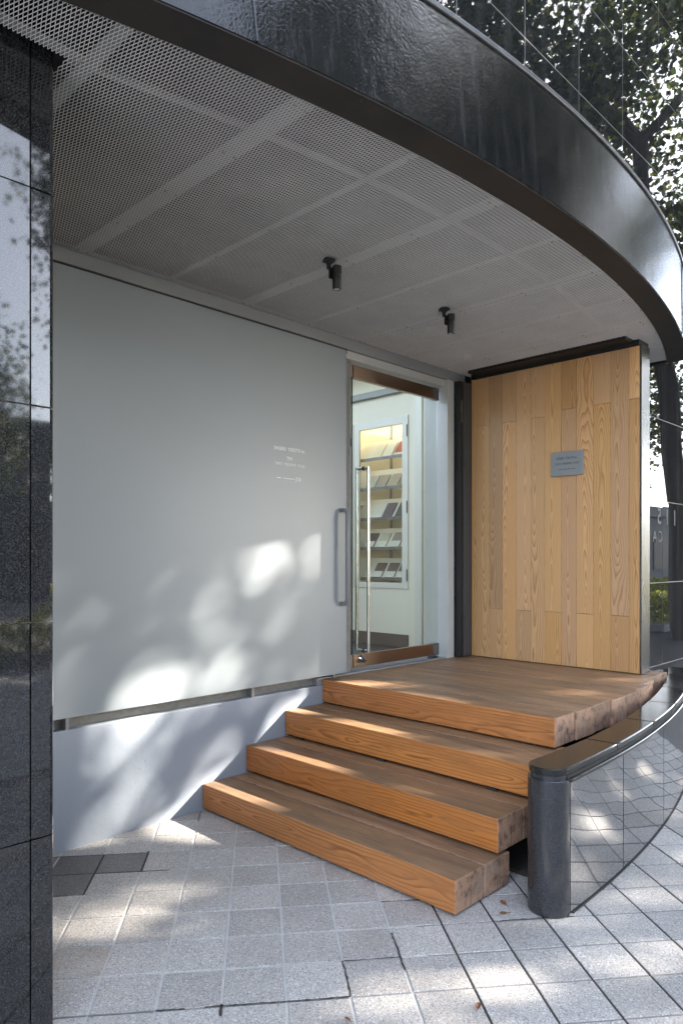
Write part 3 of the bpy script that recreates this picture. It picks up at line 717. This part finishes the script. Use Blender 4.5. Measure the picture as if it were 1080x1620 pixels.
# ------------------------------------------------------------------ curved low wall
lw = thing('low_wall', 'curved low wall of polished black granite with cap stones beside the steps', 'wall', (2.8, 1.5, 0))
LC = (2.78, 10.57)
def arc(r, x0, x1, n):
    return [(x, LC[1] - math.sqrt(r * r - (x - LC[0]) ** 2)) for x in lin(x0, x1, n)]
def arc_seg(mb, ro, ri, x0, x1, z0, z1, n=9):
    # radial ends
    def at(r, x):
        a = math.asin((x - LC[0]) / 9.165); return (LC[0] + r * math.sin(a), LC[1] - r * math.cos(a))
    xs = lin(x0, x1, n); mb.prism([at(ro, x) for x in xs] + [at(ri, x) for x in xs[::-1]], z0, z1)
PX = [2.808, 3.395, 4.13, 4.87, 5.60, 6.05]
for a, b in zip(PX, PX[1:]):
    m2 = MB(); arc_seg(m2, 9.165, 9.03, a + 0.004, b - 0.004, 0.014, 0.558, 14); m2.build('facing_slab', M['granite_face'], lw, smooth=True)
m2 = MB(); arc_seg(m2, 9.158, 9.025, 2.808, 6.05, 0.0, 0.55, 40); m2.build('wall_core', M['joint_dark'], lw)
m2 = MB(); arc_seg(m2, 9.170, 9.1585, 2.83, 6.05, -0.004, 0.007, 40); m2.build('base_strip', M['joint_dark'], lw)
m2 = MB(); arc_seg(m2, 9.176, 9.022, 2.800, 6.05, 0.561, 0.577, 40); m2.build('moulding', M['granite_cap'], lw, bevel=0.004, smooth=True)
m2 = MB(); arc_seg(m2, 9.160, 9.024, 2.800, 6.05, 0.5772, 0.5905, 40); m2.build('groove', M['joint_dark'], lw)
KX = [3.325, 3.915, 4.50, 5.08, 5.66, 6.05]
def stadium(ro, ri, x1, rend, n=10):
    yc_ = LC[1] - (ro + ri) / 2; xc = 2.800
    return [(xc + rend * math.cos(a), yc_ + rend * math.sin(a)) for a in lin(R(90), R(270), 17)]
cy0 = 1.495
pl = [(2.800 + 0.0865 * math.cos(a), cy0 + 0.0865 * math.sin(a)) for a in lin(R(270), R(90), 19)]
def at2(r, x):
    a = math.asin((x - LC[0]) / 9.165); return (LC[0] + r * math.sin(a), LC[1] - r * math.cos(a))
r_o = LC[1] - (cy0 - 0.0865); r_i = LC[1] - (cy0 + 0.0865)
xs = lin(2.81, 3.323, 8); r_n = 9.008
m2 = MB(); m2.prism([at2(r_o, x) for x in xs] + [at2(r_i + (r_n - r_i) * (x - 2.81) / 0.513, x) for x in xs[::-1]] + pl[::-1], 0.591, 0.622); m2.build('cap_stone', M['granite_cap'], lw, bevel=0.005, smooth=True)
for a, b in zip(KX, KX[1:]):
    m2 = MB(); arc_seg(m2, r_o, r_n, a + 0.0025, b - 0.0025, 0.591, 0.622, 12); m2.build('cap_stone', M['granite_cap'], lw, bevel=0.005, smooth=True)
m2 = MB(); pp = [(2.806, cy0 - 0.091)] + [(2.806, cy0 + 0.091)] + [(2.800 + 0.0915 * math.cos(a), cy0 + 0.0915 * math.sin(a)) for a in lin(R(90), R(270), 25)]
m2.prism(pp, 0.0, 0.572); m2.build('end_post', M['granite_post'], lw, bevel=0.004, smooth=True)
m2 = MB(); m2.prism([(2.802, cy0 - 0.08), (2.802, cy0 + 0.08)] + [(2.800 + 0.08 * math.cos(a), cy0 + 0.08 * math.sin(a)) for a in lin(R(92), R(268), 21)], 0.572, 0.591); m2.build('post_neck', M['granite_post'], lw, smooth=True)
# soil behind the low wall
m2 = MB(); m2.prism(arc(8.98, 3.0, 5.95, 20) + [(5.95, 2.24), (5.40, 2.24), (5.36, 3.0), (3.0, 3.0)], -0.004, 0.02)
o = m2.build('soil_bed', M['soil']); tag(o, kind='structure')
m2 = MB(); m2.prism(arc(8.98, 5.46, 6.05, 6) + [(6.05, 2.245), (5.46, 2.245)], 0.40, 0.585)
o = m2.build('ledge', M['kerb']); tag(o, 'stone ledge where the curved low wall meets the granite side wall', 'ledge')

# ------------------------------------------------------------------ canopy
cp = thing('curved_canopy', 'black curved canopy with glossy fascia and expanded metal soffit over the entrance', 'canopy', (3, 1.6, ZC))
N = 90
XS = lin(CX0, CX1, N)
m2 = MB()
for i in range(N):
    x = XS[i]; m2.v += [(x, y_out(x), ZC - 0.012), (x, y_top(x), 3.600)]
for i in range(N - 1): m2.f.append((2 * i, 2 * i + 2, 2 * i + 3, 2 * i + 1)); m2.m.append(0); m2.uv.append([(0, 0)] * 4)
b = len(m2.v)
for i in range(N):
    x = XS[i]; m2.v += [(x, y_out(x) + 0.02, ZC - 0.012), (x, y_top(x) + 0.02, 3.600)]
for i in range(N - 1): m2.f.append((b + 2 * i, b + 2 * i + 1, b + 2 * i + 3, b + 2 * i + 2)); m2.m.append(0); m2.uv.append([(0, 0)] * 4)
m2.f.append((2 * N - 2, b + 2 * N - 2, b + 2 * N - 1, 2 * N - 1)); m2.m.append(0); m2.uv.append([(0, 0)] * 4)
for i in range(N - 1):
    m2.f.append((2 * i, b + 2 * i, b + 2 * i + 2, 2 * i + 2)); m2.m.append(0); m2.uv.append([(0, 0)] * 4)
    m2.f.append((2 * i + 1, 2 * i + 3, b + 2 * i + 3, b + 2 * i + 1)); m2.m.append(0); m2.uv.append([(0, 0)] * 4)
m2.build('fascia', M['fascia'], cp, smooth=True)
m2 = MB(); m2.prism([(x, y_out(x) + 0.004) for x in XS] + [(x, y_in(x)) for x in XS[::-1]], ZC - 0.018, ZC - 0.0125); m2.build('flange', M['flange'], cp)
m2 = MB(); m2.prism([(x, y_in(x) - 0.012) for x in XS] + [(x, y_in(x)) for x in XS[::-1]], ZC - 0.0124, ZC + 0.05); m2.build('flange_upstand', M['flange'], cp)
m2 = MB(); m2.box(CX1 - 0.06, CX1 + 0.004, y_in(CX1) - 0.004, 2.24, ZC - 0.024, ZC + 0.2); m2.box(CX1 - 0.005, CX1 + 0.003, y_out(CX1) + 0.02, 2.24, ZC - 0.01, 3.58); m2.build('end_plate', M['flange'], cp)
m2 = MB(); m2.prism([(x, y_top(x) - 0.010) for x in XS] + [(x, y_top(x) + 0.05) for x in XS[::-1]], 3.6005, 3.622); m2.build('edge_trim', M['trim'], cp, bevel=0.004)
m2 = MB(); m2.prism([(x, y_top(x) + 0.021) for x in XS] + [(CX1, 2.244), (CX0, 2.244)], 3.57, 3.5995); m2.build('roof_deck', M['trim'], cp)
for xw in (1.375, 5.25):
    m2 = MB(); m2.tube([(xw, y_out(xw) - 0.001, ZC - 0.01), (xw, y_top(xw) - 0.001, 3.6)], 0.005, 8); m2.build('weld_seam', M['fascia'], cp, smooth=True)

# expanded metal, true strands
SW, LWD = 0.0132, 0.0383
ni = int((CX1 - CX0) / (SW / 2)) + 2; nj = int((YW - 1.5) / (LWD / 2)) + 2
I, J = np.meshgrid(np.arange(ni), np.arange(nj), indexing='ij'); ok = (I + J) % 2 == 0
I, J = I[ok], J[ok]
px = CX0 + I * SW / 2; py = 1.5 + J * LWD / 2
A = np.concatenate([np.c_[px, py], np.c_[px, py]]); B = np.concatenate([np.c_[px + SW / 2, py + LWD / 2], np.c_[px - SW / 2, py + LWD / 2]])
mid = (A + B) / 2
yin = 10.478 - np.sqrt(8.80 ** 2 - (mid[:, 0] - 3.134) ** 2)
keep = (mid[:, 1] > yin + 0.004) & (mid[:, 1] < YW - 0.012) & (mid[:, 0] < CX1 - 0.055) & (mid[:, 0] > CX0)
keep &= ~((mid[:, 0] < 1.0) & (mid[:, 1] > 2.205))
for xs_ in (3.81, 4.83): keep &= ~(np.abs(mid[:, 0] - xs_) < 0.0035)
A, B = A[keep], B[keep]; n = len(A)
d = B - A; d /= np.linalg.norm(d, axis=1)[:, None]
ca, sa = math.cos(R(46)), math.sin(R(46)); w = 0.0026; th_ = 0.0011
perp = np.c_[np.abs(d[:, 1]), -d[:, 0] * np.sign(d[:, 1])]
Wd = np.c_[perp * ca, np.full(n, -sa)] * w / 2      # across the strand: rises towards +X
Nn = np.c_[-perp * sa, np.full(n, -ca)] * th_ / 2
A3 = np.c_[A, np.full(n, ZC - 0.004)]; B3 = np.c_[B, np.full(n, ZC - 0.004)]
V = np.stack([A3 + Wd + Nn, A3 - Wd + Nn, A3 - Wd - Nn, A3 + Wd - Nn, B3 + Wd + Nn, B3 - Wd + Nn, B3 - Wd - Nn, B3 + Wd - Nn], 1).reshape(-1, 3)
q = np.array([(0, 1, 5, 4), (1, 2, 6, 5), (2, 3, 7, 6), (3, 0, 4, 7)])
Q = (np.arange(n)[:, None, None] * 8 + q[None]).reshape(-1, 4)
np_mesh('mesh_soffit', V, Q, M['mesh'], cp)
# straps above the mesh
def strap_y(x, w, y0, y1):
    m2 = MB(); m2.box(x - w / 2, x + w / 2, y0, y1, ZC + 0.001, ZC + 0.006); m2.build('strap', M['strap'], cp)
for x, w in ((1.07, 0.05), (1.685, 0.092), (2.21, 0.036), (2.75, 0.085), (3.28, 0.036), (3.81, 0.085), (4.33, 0.036), (4.83, 0.085), (5.36, 0.036)):
    strap_y(x, w, y_in(x) + 0.03, YW - 0.05)
m2 = MB(); m2.box(1.0, 5.87, YW - 0.048, YW - 0.008, ZC + 0.001, ZC + 0.006); m2.build('strap', M['strap'], cp)
XM = lin(CX0, CX1 - 0.06, 60)
m2 = MB(); m2.prism([(x, y_in(x) + 0.001) for x in XM] + [(x, y_in(x) + 0.028) for x in XM[::-1]], ZC + 0.001, ZC + 0.006); m2.build('strap', M['strap'], cp)
m2 = MB(); m2.box(CX0, 1.045, 2.165, 2.205, ZC + 0.001, ZC + 0.006); m2.build('strap', M['strap'], cp)
m2 = MB(); m2.prism([(x, y_in(x) + 0.36) for x in lin(1.05, 5.4, 40)] + [(x, y_in(x) + 0.385) for x in lin(1.05, 5.4, 40)[::-1]], ZC + 0.055, ZC + 0.070); m2.build('strap', M['strap'], cp)
# screws
def screw(x, y):
    m2 = MB(); m2.lathe(x, y, [(0.0015, ZC - 0.0115), (0.0045, ZC - 0.010), (0.006, ZC - 0.0075), (0.006, ZC - 0.006)], 8); m2.build('screw', M['screw'], cp, smooth=True)
for x, dbl in ((1.685, 1), (2.21, 0), (2.75, 1), (3.28, 0), (3.81, 1), (4.33, 0), (4.83, 1), (5.36, 0)):
    y0, y1 = y_in(x) + 0.06, YW - 0.045
    for k in range(5):
        y = y0 + (y1 - y0) * k / 4
        if dbl: screw(x - 0.026, y); screw(x + 0.026, y)
        else: screw(x, y)
for x in (0.62, 1.10, 1.42, 1.95, 2.48, 3.0, 3.54, 4.07, 4.58, 5.1, 5.55): screw(x, y_in(x) + 0.014)
for x in (1.38, 1.95, 2.48, 3.02, 3.54, 4.07, 4.58): screw(x, YW - 0.03)
screw(1.035, 2.185)

# spotlights under the soffit
def spot(x, y, lab):
    s = thing('spotlight', lab, 'spotlight', (x, y, ZC - 0.01), 'spotlights under the canopy')
    z = ZC - 0.012
    m2 = MB(); m2.lathe(x, y, [(0.016, z - 0.022), (0.024, z - 0.014), (0.030, z - 0.010), (0.030, z)], 18)
    for k in range(4):
        a = k * math.pi / 2 + 0.4; m2.tube([(x + 0.029 * math.cos(a), y + 0.029 * math.sin(a), z - 0.012), (x + 0.029 * math.cos(a), y + 0.029 * math.sin(a), z - 0.001)], 0.007, 8)
    m2.build('mount', M['black'], s, smooth=True)
    m2 = MB(); m2.tube([(x, y, z - 0.02), (x, y, z - 0.05)], 0.012, 12); m2.box(x - 0.012, x + 0.012, y - 0.016, y - 0.010, z - 0.105, z - 0.045); m2.build('bracket', M['black'], s)
    hx, hy = x + 0.024, y - 0.036
    m2 = MB(); m2.lathe(hx, hy, [(0.019, z - 0.158), (0.0225, z - 0.160), (0.0235, z - 0.158), (0.0235, z - 0.088), (0.0215, z - 0.086), (0.0215, z - 0.080), (0.0245, z - 0.078), (0.0245, z - 0.040), (0.022, z - 0.038)], 22)
    h = m2.build('lamp_head', M['black'], s, smooth=True)
    m2 = MB(); m2.lathe(hx, hy, [(0.0165, z - 0.1610), (0.0165, z - 0.1585)], 18); m2.build('lens', M['chrome'], h)
spot(2.637, 2.678, 'black spotlight under the mesh soffit, nearer the sliding panel lettering')
spot(3.666, 2.684, 'black spotlight under the mesh soffit, nearer the timber partition')

# ------------------------------------------------------------------ trees across the way
def leaves_mesh(name, P, size, mat, parent, rng, squash=0.75):
    n = len(P); a = rng.normal(size=(n, 3)); a /= np.linalg.norm(a, axis=1)[:, None]
    b = rng.normal(size=(n, 3)); b[:, 2] *= 0.6; b -= (b * a).sum(1)[:, None] * a; b /= np.linalg.norm(b, axis=1)[:, None]
    nn = np.cross(a, b); s = size * rng.uniform(0.65, 1.3, n)[:, None]
    L = a * s; W = b * s * 0.42; F = nn * s * 0.12
    V = np.stack([P - L * .5, P + W + F - L * .05, P + L * .5, P - W + F - L * .05], 1).reshape(-1, 3)
    Q = np.arange(4 * n).reshape(n, 4)
    T = np.concatenate([Q[:, [0, 1, 2]], Q[:, [0, 2, 3]]])
    return np_mesh(name, V, T, mat, parent)
def branch(mb, p, d, L, r, depth, rng, tips):
    pts = [Vector(p)]; dd = Vector(d).normalized(); n = 5
    for k in range(n):
        dd = (dd + Vector(rng.normal(size=3)) * 0.16 + Vector((0, 0, 0.05))).normalized(); pts.append(pts[-1] + dd * L / n)
    rs = [r * (1 - 0.55 * k / n) for k in range(n + 1)]
    mb.tube(pts, rs, 8 if depth < 2 else 5)
    if depth >= 3: tips.append(pts[-1]); tips.append(pts[3]); return
    for k in range(3 if depth else 4):
        i = rng.integers(2, n + 1); a = Vector(rng.normal(size=3)); a.z = abs(a.z) * 0.5; a = a.normalized()
        branch(mb, pts[i], (dd * 0.55 + a * 0.8), L * rng.uniform(0.55, 0.75), rs[i] * 0.62, depth + 1, rng, tips)
def tree(loc, trunk_top, r, crown_c, crown_r, nleaf, leafsize, label, seed, holes=None, group=None, mat='leaf', ncl=90, spread=1.0):
    rng = np.random.default_rng(seed)
    t = thing('street_tree', label, 'tree', loc, group)
    m2 = MB(); base = Vector(loc); top = Vector(trunk_top); pts = []
    for k in range(9):
        f = k / 8; q = base.lerp(top, f) + Vector(rng.normal(size=3)) * 0.06 * (0 < k < 8); pts.append(q)
    m2.tube(pts, [r * (1.5 if k == 0 else 1.12 if k == 1 else 1 - 0.045 * k) for k in range(9)], 14)
    tips = []
    for k in range(6):
        a = 2 * math.pi * k / 6 + rng.uniform(-.4, .4)
        h = pts[rng.integers(5, 9)]
        branch(m2, h, (math.cos(a), math.sin(a), rng.uniform(0.5, 1.2)), crown_r[0] * 0.62, r * 0.5, 1, rng, tips)
    m2.build('trunk', M['bark'], t, smooth=True)
    cc = rng.normal(size=(ncl, 3)); cc /= np.linalg.norm(cc, axis=1)[:, None]; cc *= rng.uniform(0.25, 1.0, ncl)[:, None] ** (1 / 2.2)
    cc = cc * np.array(crown_r) + np.array(crown_c)
    tp_ = np.array([list(x) for x in tips]); cc = np.concatenate([cc, tp_[rng.integers(0, len(tp_), ncl // 3)]])
    P = cc[rng.integers(0, len(cc), nleaf)] + rng.normal(size=(nleaf, 3)) * np.array([0.55, 0.55, 0.38]) * spread
    if holes is not None: P = holes(P)
    leaves_mesh('crown', P, leafsize, M[mat], t, rng)
    return t

S = np.array([1.45, -1.18, 1.0]); S /= np.linalg.norm(S)
# gaps in the crowns: each lets the sun through to one point (x, y, z), with its radius
HOLES = [(2.63, 3.51, 1.5, 0.054), (2.75, 3.51, 1.51, 0.043), (3, 3.51, 1.51, 0.043), (2.91, 3.51, 1.49, 0.036), (3.32, 3.51, 1.65, 0.043), (3.38, 3.51, 1.62, 0.036), (3.47, 3.51, 1.34, 0.036), (2.51, 3.51, 1.28, 0.043), (2.46, 3.51, 1.24, 0.036), (1.74, 3.51, 1, 0.072), (1.8, 3.51, 0.95, 0.05), (1.61, 3.51, 0.81, 0.043), (1.87, 3.51, 0.73, 0.058), (1.96, 3.51, 0.73, 0.065), (2.08, 3.51, 0.74, 0.072), (2.18, 3.51, 0.78, 0.065), (2.26, 3.51, 0.81, 0.043), (2.48, 3.51, 0.76, 0.043), (2.51, 3.51, 0.81, 0.05), (2.59, 3.51, 0.82, 0.043), (2.73, 3.51, 0.91, 0.05), (2.76, 3.51, 0.93, 0.036), (2.19, 3.51, 0.96, 0.036), (3.37, 3.51, 0.77, 0.043), (3.49, 3.51, 0.72, 0.036), (1.92, 3.51, 1.43, 0.029), (1.62, 3.57, 0.52, 0.056), (1.7, 3.57, 0.56, 0.05), (1.82, 3.57, 0.58, 0.05), (1.95, 3.57, 0.59, 0.037), (1.6, 3.57, 0.4, 0.05), (2.17, 3.57, 0.43, 0.043), (2.2, 3.57, 0.46, 0.031), (2.4, 3.57, 0.46, 0.031), (2.49, 3.57, 0.28, 0.037), (2.6, 3.57, 0.32, 0.037), (2.69, 3.57, 0.34, 0.037), (2.84, 3.57, 0.4, 0.037), (2.99, 3.57, 0.5, 0.037), (3.13, 3.57, 0.54, 0.037), (1.9, 3.57, 0.13, 0.037), (1.86, 3.57, 0.07, 0.031), (2.17, 3.57, 0.1, 0.037), (2.2, 3.57, 0.14, 0.031), (2.3, 3.57, 0.25, 0.028), (2.19, 3.31, 0, 0.086), (2.05, 3.33, 0, 0.069), (1.94, 3.44, 0, 0.06), (2.14, 3.04, 0, 0.06), (2.02, 2.95, 0, 0.052), (1.78, 2.85, 0, 0.06), (1.65, 2.85, 0, 0.069), (1.32, 2.69, 0, 0.086), (1.31, 2.83, 0, 0.069), (1.4, 2.68, 0, 0.069), (1.49, 2.69, 0, 0.052), (1.83, 2.62, 0, 0.052), (1.78, 2.29, 0, 0.043), (1.64, 2.43, 0, 0.052), (1.87, 2, 0, 0.06), (1.95, 1.98, 0, 0.043), (2.32, 1.87, 0, 0.052), (2.22, 1.57, 0, 0.043), (2.18, 1.42, 0, 0.06), (2.26, 1.38, 0, 0.06), (1.91, 1.41, 0, 0.06), (1.84, 1.58, 0, 0.06), (1.9, 1.56, 0, 0.052), (1.6, 1.78, 0, 0.043), (2.61, 1.5, 0, 0.043), (2.77, 1.38, 0, 0.06), (2.66, 1.14, 0, 0.077), (2.67, 1.06, 0, 0.069), (2.7, 0.98, 0, 0.077), (2.77, 1.08, 0, 0.052), (2.35, 1.09, 0, 0.052), (2.19, 1.18, 0, 0.052), (3.15, 1.28, 0, 0.052), (3.38, 1.26, 0, 0.06), (3.92, 1.39, 0, 0.077), (4.34, 1.5, -0, 0.077), (4.96, 1.7, 0, 0.077), (3.28, 1.14, 0, 0.052), (3.47, 3.46, 0.66, 0.076), (3.46, 3.33, 0.66, 0.076), (3.53, 3.25, 0.66, 0.085), (3.53, 3.05, 0.66, 0.085), (3.54, 2.85, 0.66, 0.076), (3.55, 2.66, 0.66, 0.057), (3.71, 2.58, 0.66, 0.048), (4.2, 3.44, 0.66, 0.057), (4.31, 3.16, 0.66, 0.057), (4.56, 3, 0.66, 0.048), (4.46, 3.66, 0.66, 0.048), (3.94, 3.53, 0.66, 0.057), (4.55, 2.67, 0.66, 0.048), (3.8, 2.07, 0.66, 0.057), (4.19, 2.1, 0.66, 0.057), (4.22, 1.97, 0.66, 0.048), (5.13, 2.32, 0.66, 0.048), (4.86, 2.04, 0.66, 0.057), (4.72, 1.88, 0.66, 0.048), (2.49, 3.53, 0.16, 0.063), (2.49, 3.43, 0.16, 0.072), (2.49, 3.28, 0.16, 0.072), (2.49, 3.14, 0.16, 0.072), (2.49, 2.97, 0.16, 0.063), (2.49, 2.82, 0.16, 0.054), (2.49, 2.69, 0.16, 0.036), (2.79, 3.48, 0.33, 0.072), (2.8, 3.37, 0.33, 0.072), (2.8, 3.22, 0.33, 0.063), (2.78, 3.07, 0.33, 0.063), (2.79, 2.93, 0.33, 0.054), (2.78, 2.77, 0.33, 0.045), (2.77, 2.62, 0.33, 0.036), (3.12, 3.48, 0.5, 0.072), (3.14, 3.36, 0.5, 0.072), (3.13, 3.21, 0.5, 0.072), (3.13, 3.06, 0.5, 0.063), (3.11, 2.92, 0.5, 0.045), (3.11, 2.74, 0.5, 0.036), (2.54, 1.55, 3.3, 0.07), (2.42, 1.55, 3.34, 0.05), (2.68, 1.55, 3.3, 0.05), (3.12, 1.55, 3.33, 0.035), (3.6, 0.9, 0, 0.1), (3.9, 1.1, 0, 0.1), (3.3, 0.8, 0, 0.1), (4.2, 0.7, 0, 0.1), (4.6, 1, 0, 0.1), (3, 0.5, 0, 0.1), (4.9, 0.6, 0, 0.1), (3.7, 0.3, 0, 0.1), (4.4, 0.3, 0, 0.1), (5.2, 1.2, 0, 0.1)]
_r = random.Random(3)
for _k in range(65): HOLES.append((_r.uniform(1.5, 3.6), 3.51, _r.uniform(0.1, 1.55), _r.uniform(0.03, 0.05)))
for _k in range(70): HOLES.append((_r.uniform(0.9, 4.6), _r.uniform(0.6, 3.4), 0.0, _r.uniform(0.03, 0.055)))
_rk = np.random.default_rng(77)
def cut(P):
    stay = _rk.random(len(P)) < 0.045     # a few leaves still hang in each gap
    k = np.ones(len(P), bool)
    for hx, hy, hz, r in HOLES:
        dv = P - np.array((hx, hy, hz)); perp = dv - (dv @ S)[:, None] * S; k &= (np.linalg.norm(perp, axis=1) > r)
    return P[k | stay]
def cut_trunk(P):
    P = cut(P)          # the crown is open on the side of the trunk that faces the building
    return P[~((np.abs(P[:, 1] + 0.6 - 0.3626 * (13.9 - P[:, 0])) < 0.6) & (P[:, 0] < 13.9) & (P[:, 2] < 10.5))]
tree((12.4, -5.6, -0.1), (12.2, -5.3, 6.2), 0.24, (12.0, -4.9, 8.6), (4.5, 4.2, 5.2), 26000, 0.15, 'leafy street tree by the kerb, nearest the road edge opposite the steps', 11, cut, ncl=150)
tree((14.1, -0.18, -0.01), (13.7, -0.95, 9.5), 0.21, (13.2, -1.6, 9.2), (4.2, 3.4, 5.6), 30000, 0.14, 'leafy street tree mirrored in the granite, with a dark forked trunk', 23, cut_trunk, ncl=100)
tree((10.6, -9.4, 0.0), (10.6, -9.2, 7.0), 0.2, (10.7, -9.0, 10.2), (3.6, 3.0, 6.0), 52000, 0.15, 'leafy tree behind the hedge, straight across from the sliding panel', 31, ncl=34, spread=1.35)
tree((7.3, -8.4, 0.0), (7.2, -8.2, 11.0), 0.18, (7.2, -8.0, 14.2), (2.8, 2.6, 3.0), 26000, 0.14, 'tall slender tree added behind the hedge, its crown set high to darken the fascia reflection', 47, ncl=90)  # added out of view so the fascia mirrors a dark crown
tree((0.5, -12.0, 0.0), (0.6, -12.0, 4.4), 0.2, (1.2, -12.0, 4.7), (5.6, 3.0, 3.5), 46000, 0.15, 'leafy tree behind the hedge, straight across from the granite pier', 37, ncl=150)
tree((15.5, -8.5, 0.0), (15.5, -8.3, 6.0), 0.2, (15.5, -8.0, 9.5), (3.6, 3.4, 5.6), 22000, 0.15, 'leafy tree set back behind the kerbside trees', 43, cut, ncl=130)
tree((19.5, -8.9, 0.0), (19.5, -8.7, 5.0), 0.2, (19.5, -8.4, 7.3), (4.2, 3.6, 4.6), 22000, 0.16, 'leafy tree added farthest back beyond the hedge end to shade the ground', 53, cut, ncl=120)  # added out of view; shades the ground that the side wall mirrors
tree((20.5, -5.5, 0.0), (20.5, -5.4, 4.5), 0.22, (20.5, -5.2, 6.4), (3.6, 3.4, 3.0), 12000, 0.14, 'leafy tree farthest along the kerb beyond the others', 41)
# hedge
rng = np.random.default_rng(5)
hd = thing('hedge', 'low clipped yellow green hedge along the far kerb', 'hedge', (6, -5.9, 0))
n = 32000; P = np.c_[rng.uniform(-9, 32, n), -5.9 + rng.uniform(-0.45, 0.45, n), 0.1 + rng.uniform(0, 1, n) ** 0.7 * (0.62 + 0.0 * rng.uniform(size=n))]
P[:, 2] += 0.12 * np.sin(P[:, 0] * 2.1) * np.cos(P[:, 0] * 0.7)
leaves_mesh('foliage', P, 0.085, M['leaf_hedge'], hd, rng)
m2 = MB(); m2.box(-9, 32, -6.3, -5.5, 0.0, 0.16); m2.build('planter_kerb', M['kerb'], hd, bevel=0.02)
bd = thing('hedge', 'low clipped hedge bed beside the forked tree mirrored in the granite', 'hedge', (19, -1.6, 0))
n = 9000; P = np.c_[rng.uniform(15, 24, n), -1.6 + rng.uniform(-0.6, 0.6, n), 0.12 + rng.uniform(0, 1, n) ** 0.7 * 0.6]
leaves_mesh('foliage', P, 0.085, M['leaf_hedge'], bd, rng)
m2 = MB(); m2.box(15, 24, -2.25, -0.95, 0.0, 0.16); m2.build('planter_kerb', M['kerb'], bd, bevel=0.02)
# building over the road
def facing_block(x0, x1, y, h, lab, mat, seed):
    ob = thing('far_building', lab, 'building', ((x0 + x1) / 2, y, 0)); rr = random.Random(seed)
    m2 = MB(); m2.box(x0, x1, y - 8, y, 0, h); m2.build('wall', mat, ob)
    m2 = MB(); m2.box(x0 - 0.2, x1 + 0.2, y - 8.2, y + 0.2, h, h + 0.5); m2.build('parapet', mat, ob)
    z = 1.0
    while z + 2.2 < h:
        m2 = MB(); x = x0 + 1
        while x + 1.8 < x1: m2.box(x, x + 1.6, y + 0.001, y + 0.06, z, z + 1.7); x += 2.4
        m2.build('window_band', M['base_dark'], ob); z += 3.1
M['far_pale'] = plain('pale_render', (0.62, 0.62, 0.60), 0.8); M['far_dark'] = plain('dark_render', (0.16, 0.16, 0.165), 0.7)
facing_block(-14, 4.5, -19, 12.5, 'pale office block across the road, behind the tree opposite the pier', M['far_pale'], 1)
facing_block(6.5, 20, -21, 6.0, 'low dark building across the road, behind the tree opposite the sliding panel', M['far_dark'], 2)
facing_block(30, 46, -9, 3.6, 'low dark building closing the far end of the street', M['far_dark'], 3)

# ------------------------------------------------------------------ fallen leaves
rng = np.random.default_rng(9)
P = np.c_[rng.uniform(5.5, 6.05, 45), rng.uniform(2.0, 2.2, 45), np.full(45, 0.592)]
lf = leaves_mesh('leaf_litter', P, 0.035, M['deadleaf'], None, rng); tag(lf, kind='stuff')
def one_leaf(x, y, z, a, L, lab, tilt=0.15):
    m2 = MB(); c_, s_ = math.cos(a), math.sin(a)
    def q(u, v, w): return (x + u * c_ - v * s_, y + u * s_ + v * c_, z + w)
    sp_ = [q(-L / 2, 0, 0.002), q(-L * .2, 0, 0.001), q(L * .15, 0, 0.002), q(L / 2, 0, 0.007)]
    ed = [q(-L * .2, L * .2, 0.006), q(L * .15, L * .24, 0.009)]; eo = [q(-L * .2, -L * .2, 0.005), q(L * .15, -L * .24, 0.007)]
    m2.face([sp_[0], sp_[1], ed[0]]); m2.face([sp_[1], sp_[2], ed[1], ed[0]]); m2.face([sp_[2], sp_[3], ed[1]])
    m2.face([sp_[0], eo[0], sp_[1]]); m2.face([sp_[1], eo[0], eo[1], sp_[2]]); m2.face([sp_[2], eo[1], sp_[3]])
    m2.tube([sp_[0], q(-L * .8, L * .05, 0.003)], 0.0008, 5)
    o = m2.build('fallen_leaf', M['deadleaf']); tag(o, lab, 'leaf', 'fallen leaves'); return o
one_leaf(2.015, 1.335, 0.001, 0.4, 0.035, 'small brown dead leaf lying flat on a pale paving tile in the foreground')
one_leaf(1.66, 1.60, 0.001, 1.9, 0.028, 'tiny brown dead leaf beside the dark crack between paving tiles')
one_leaf(2.70, 1.66, 0.001, 1.2, 0.045, 'curled dead leaf in the gap between the lowest step and the round granite post')
one_leaf(2.62, 1.61, 0.001, 2.6, 0.04, 'dead leaf on the pavement just in front of the gap beside the round granite post')
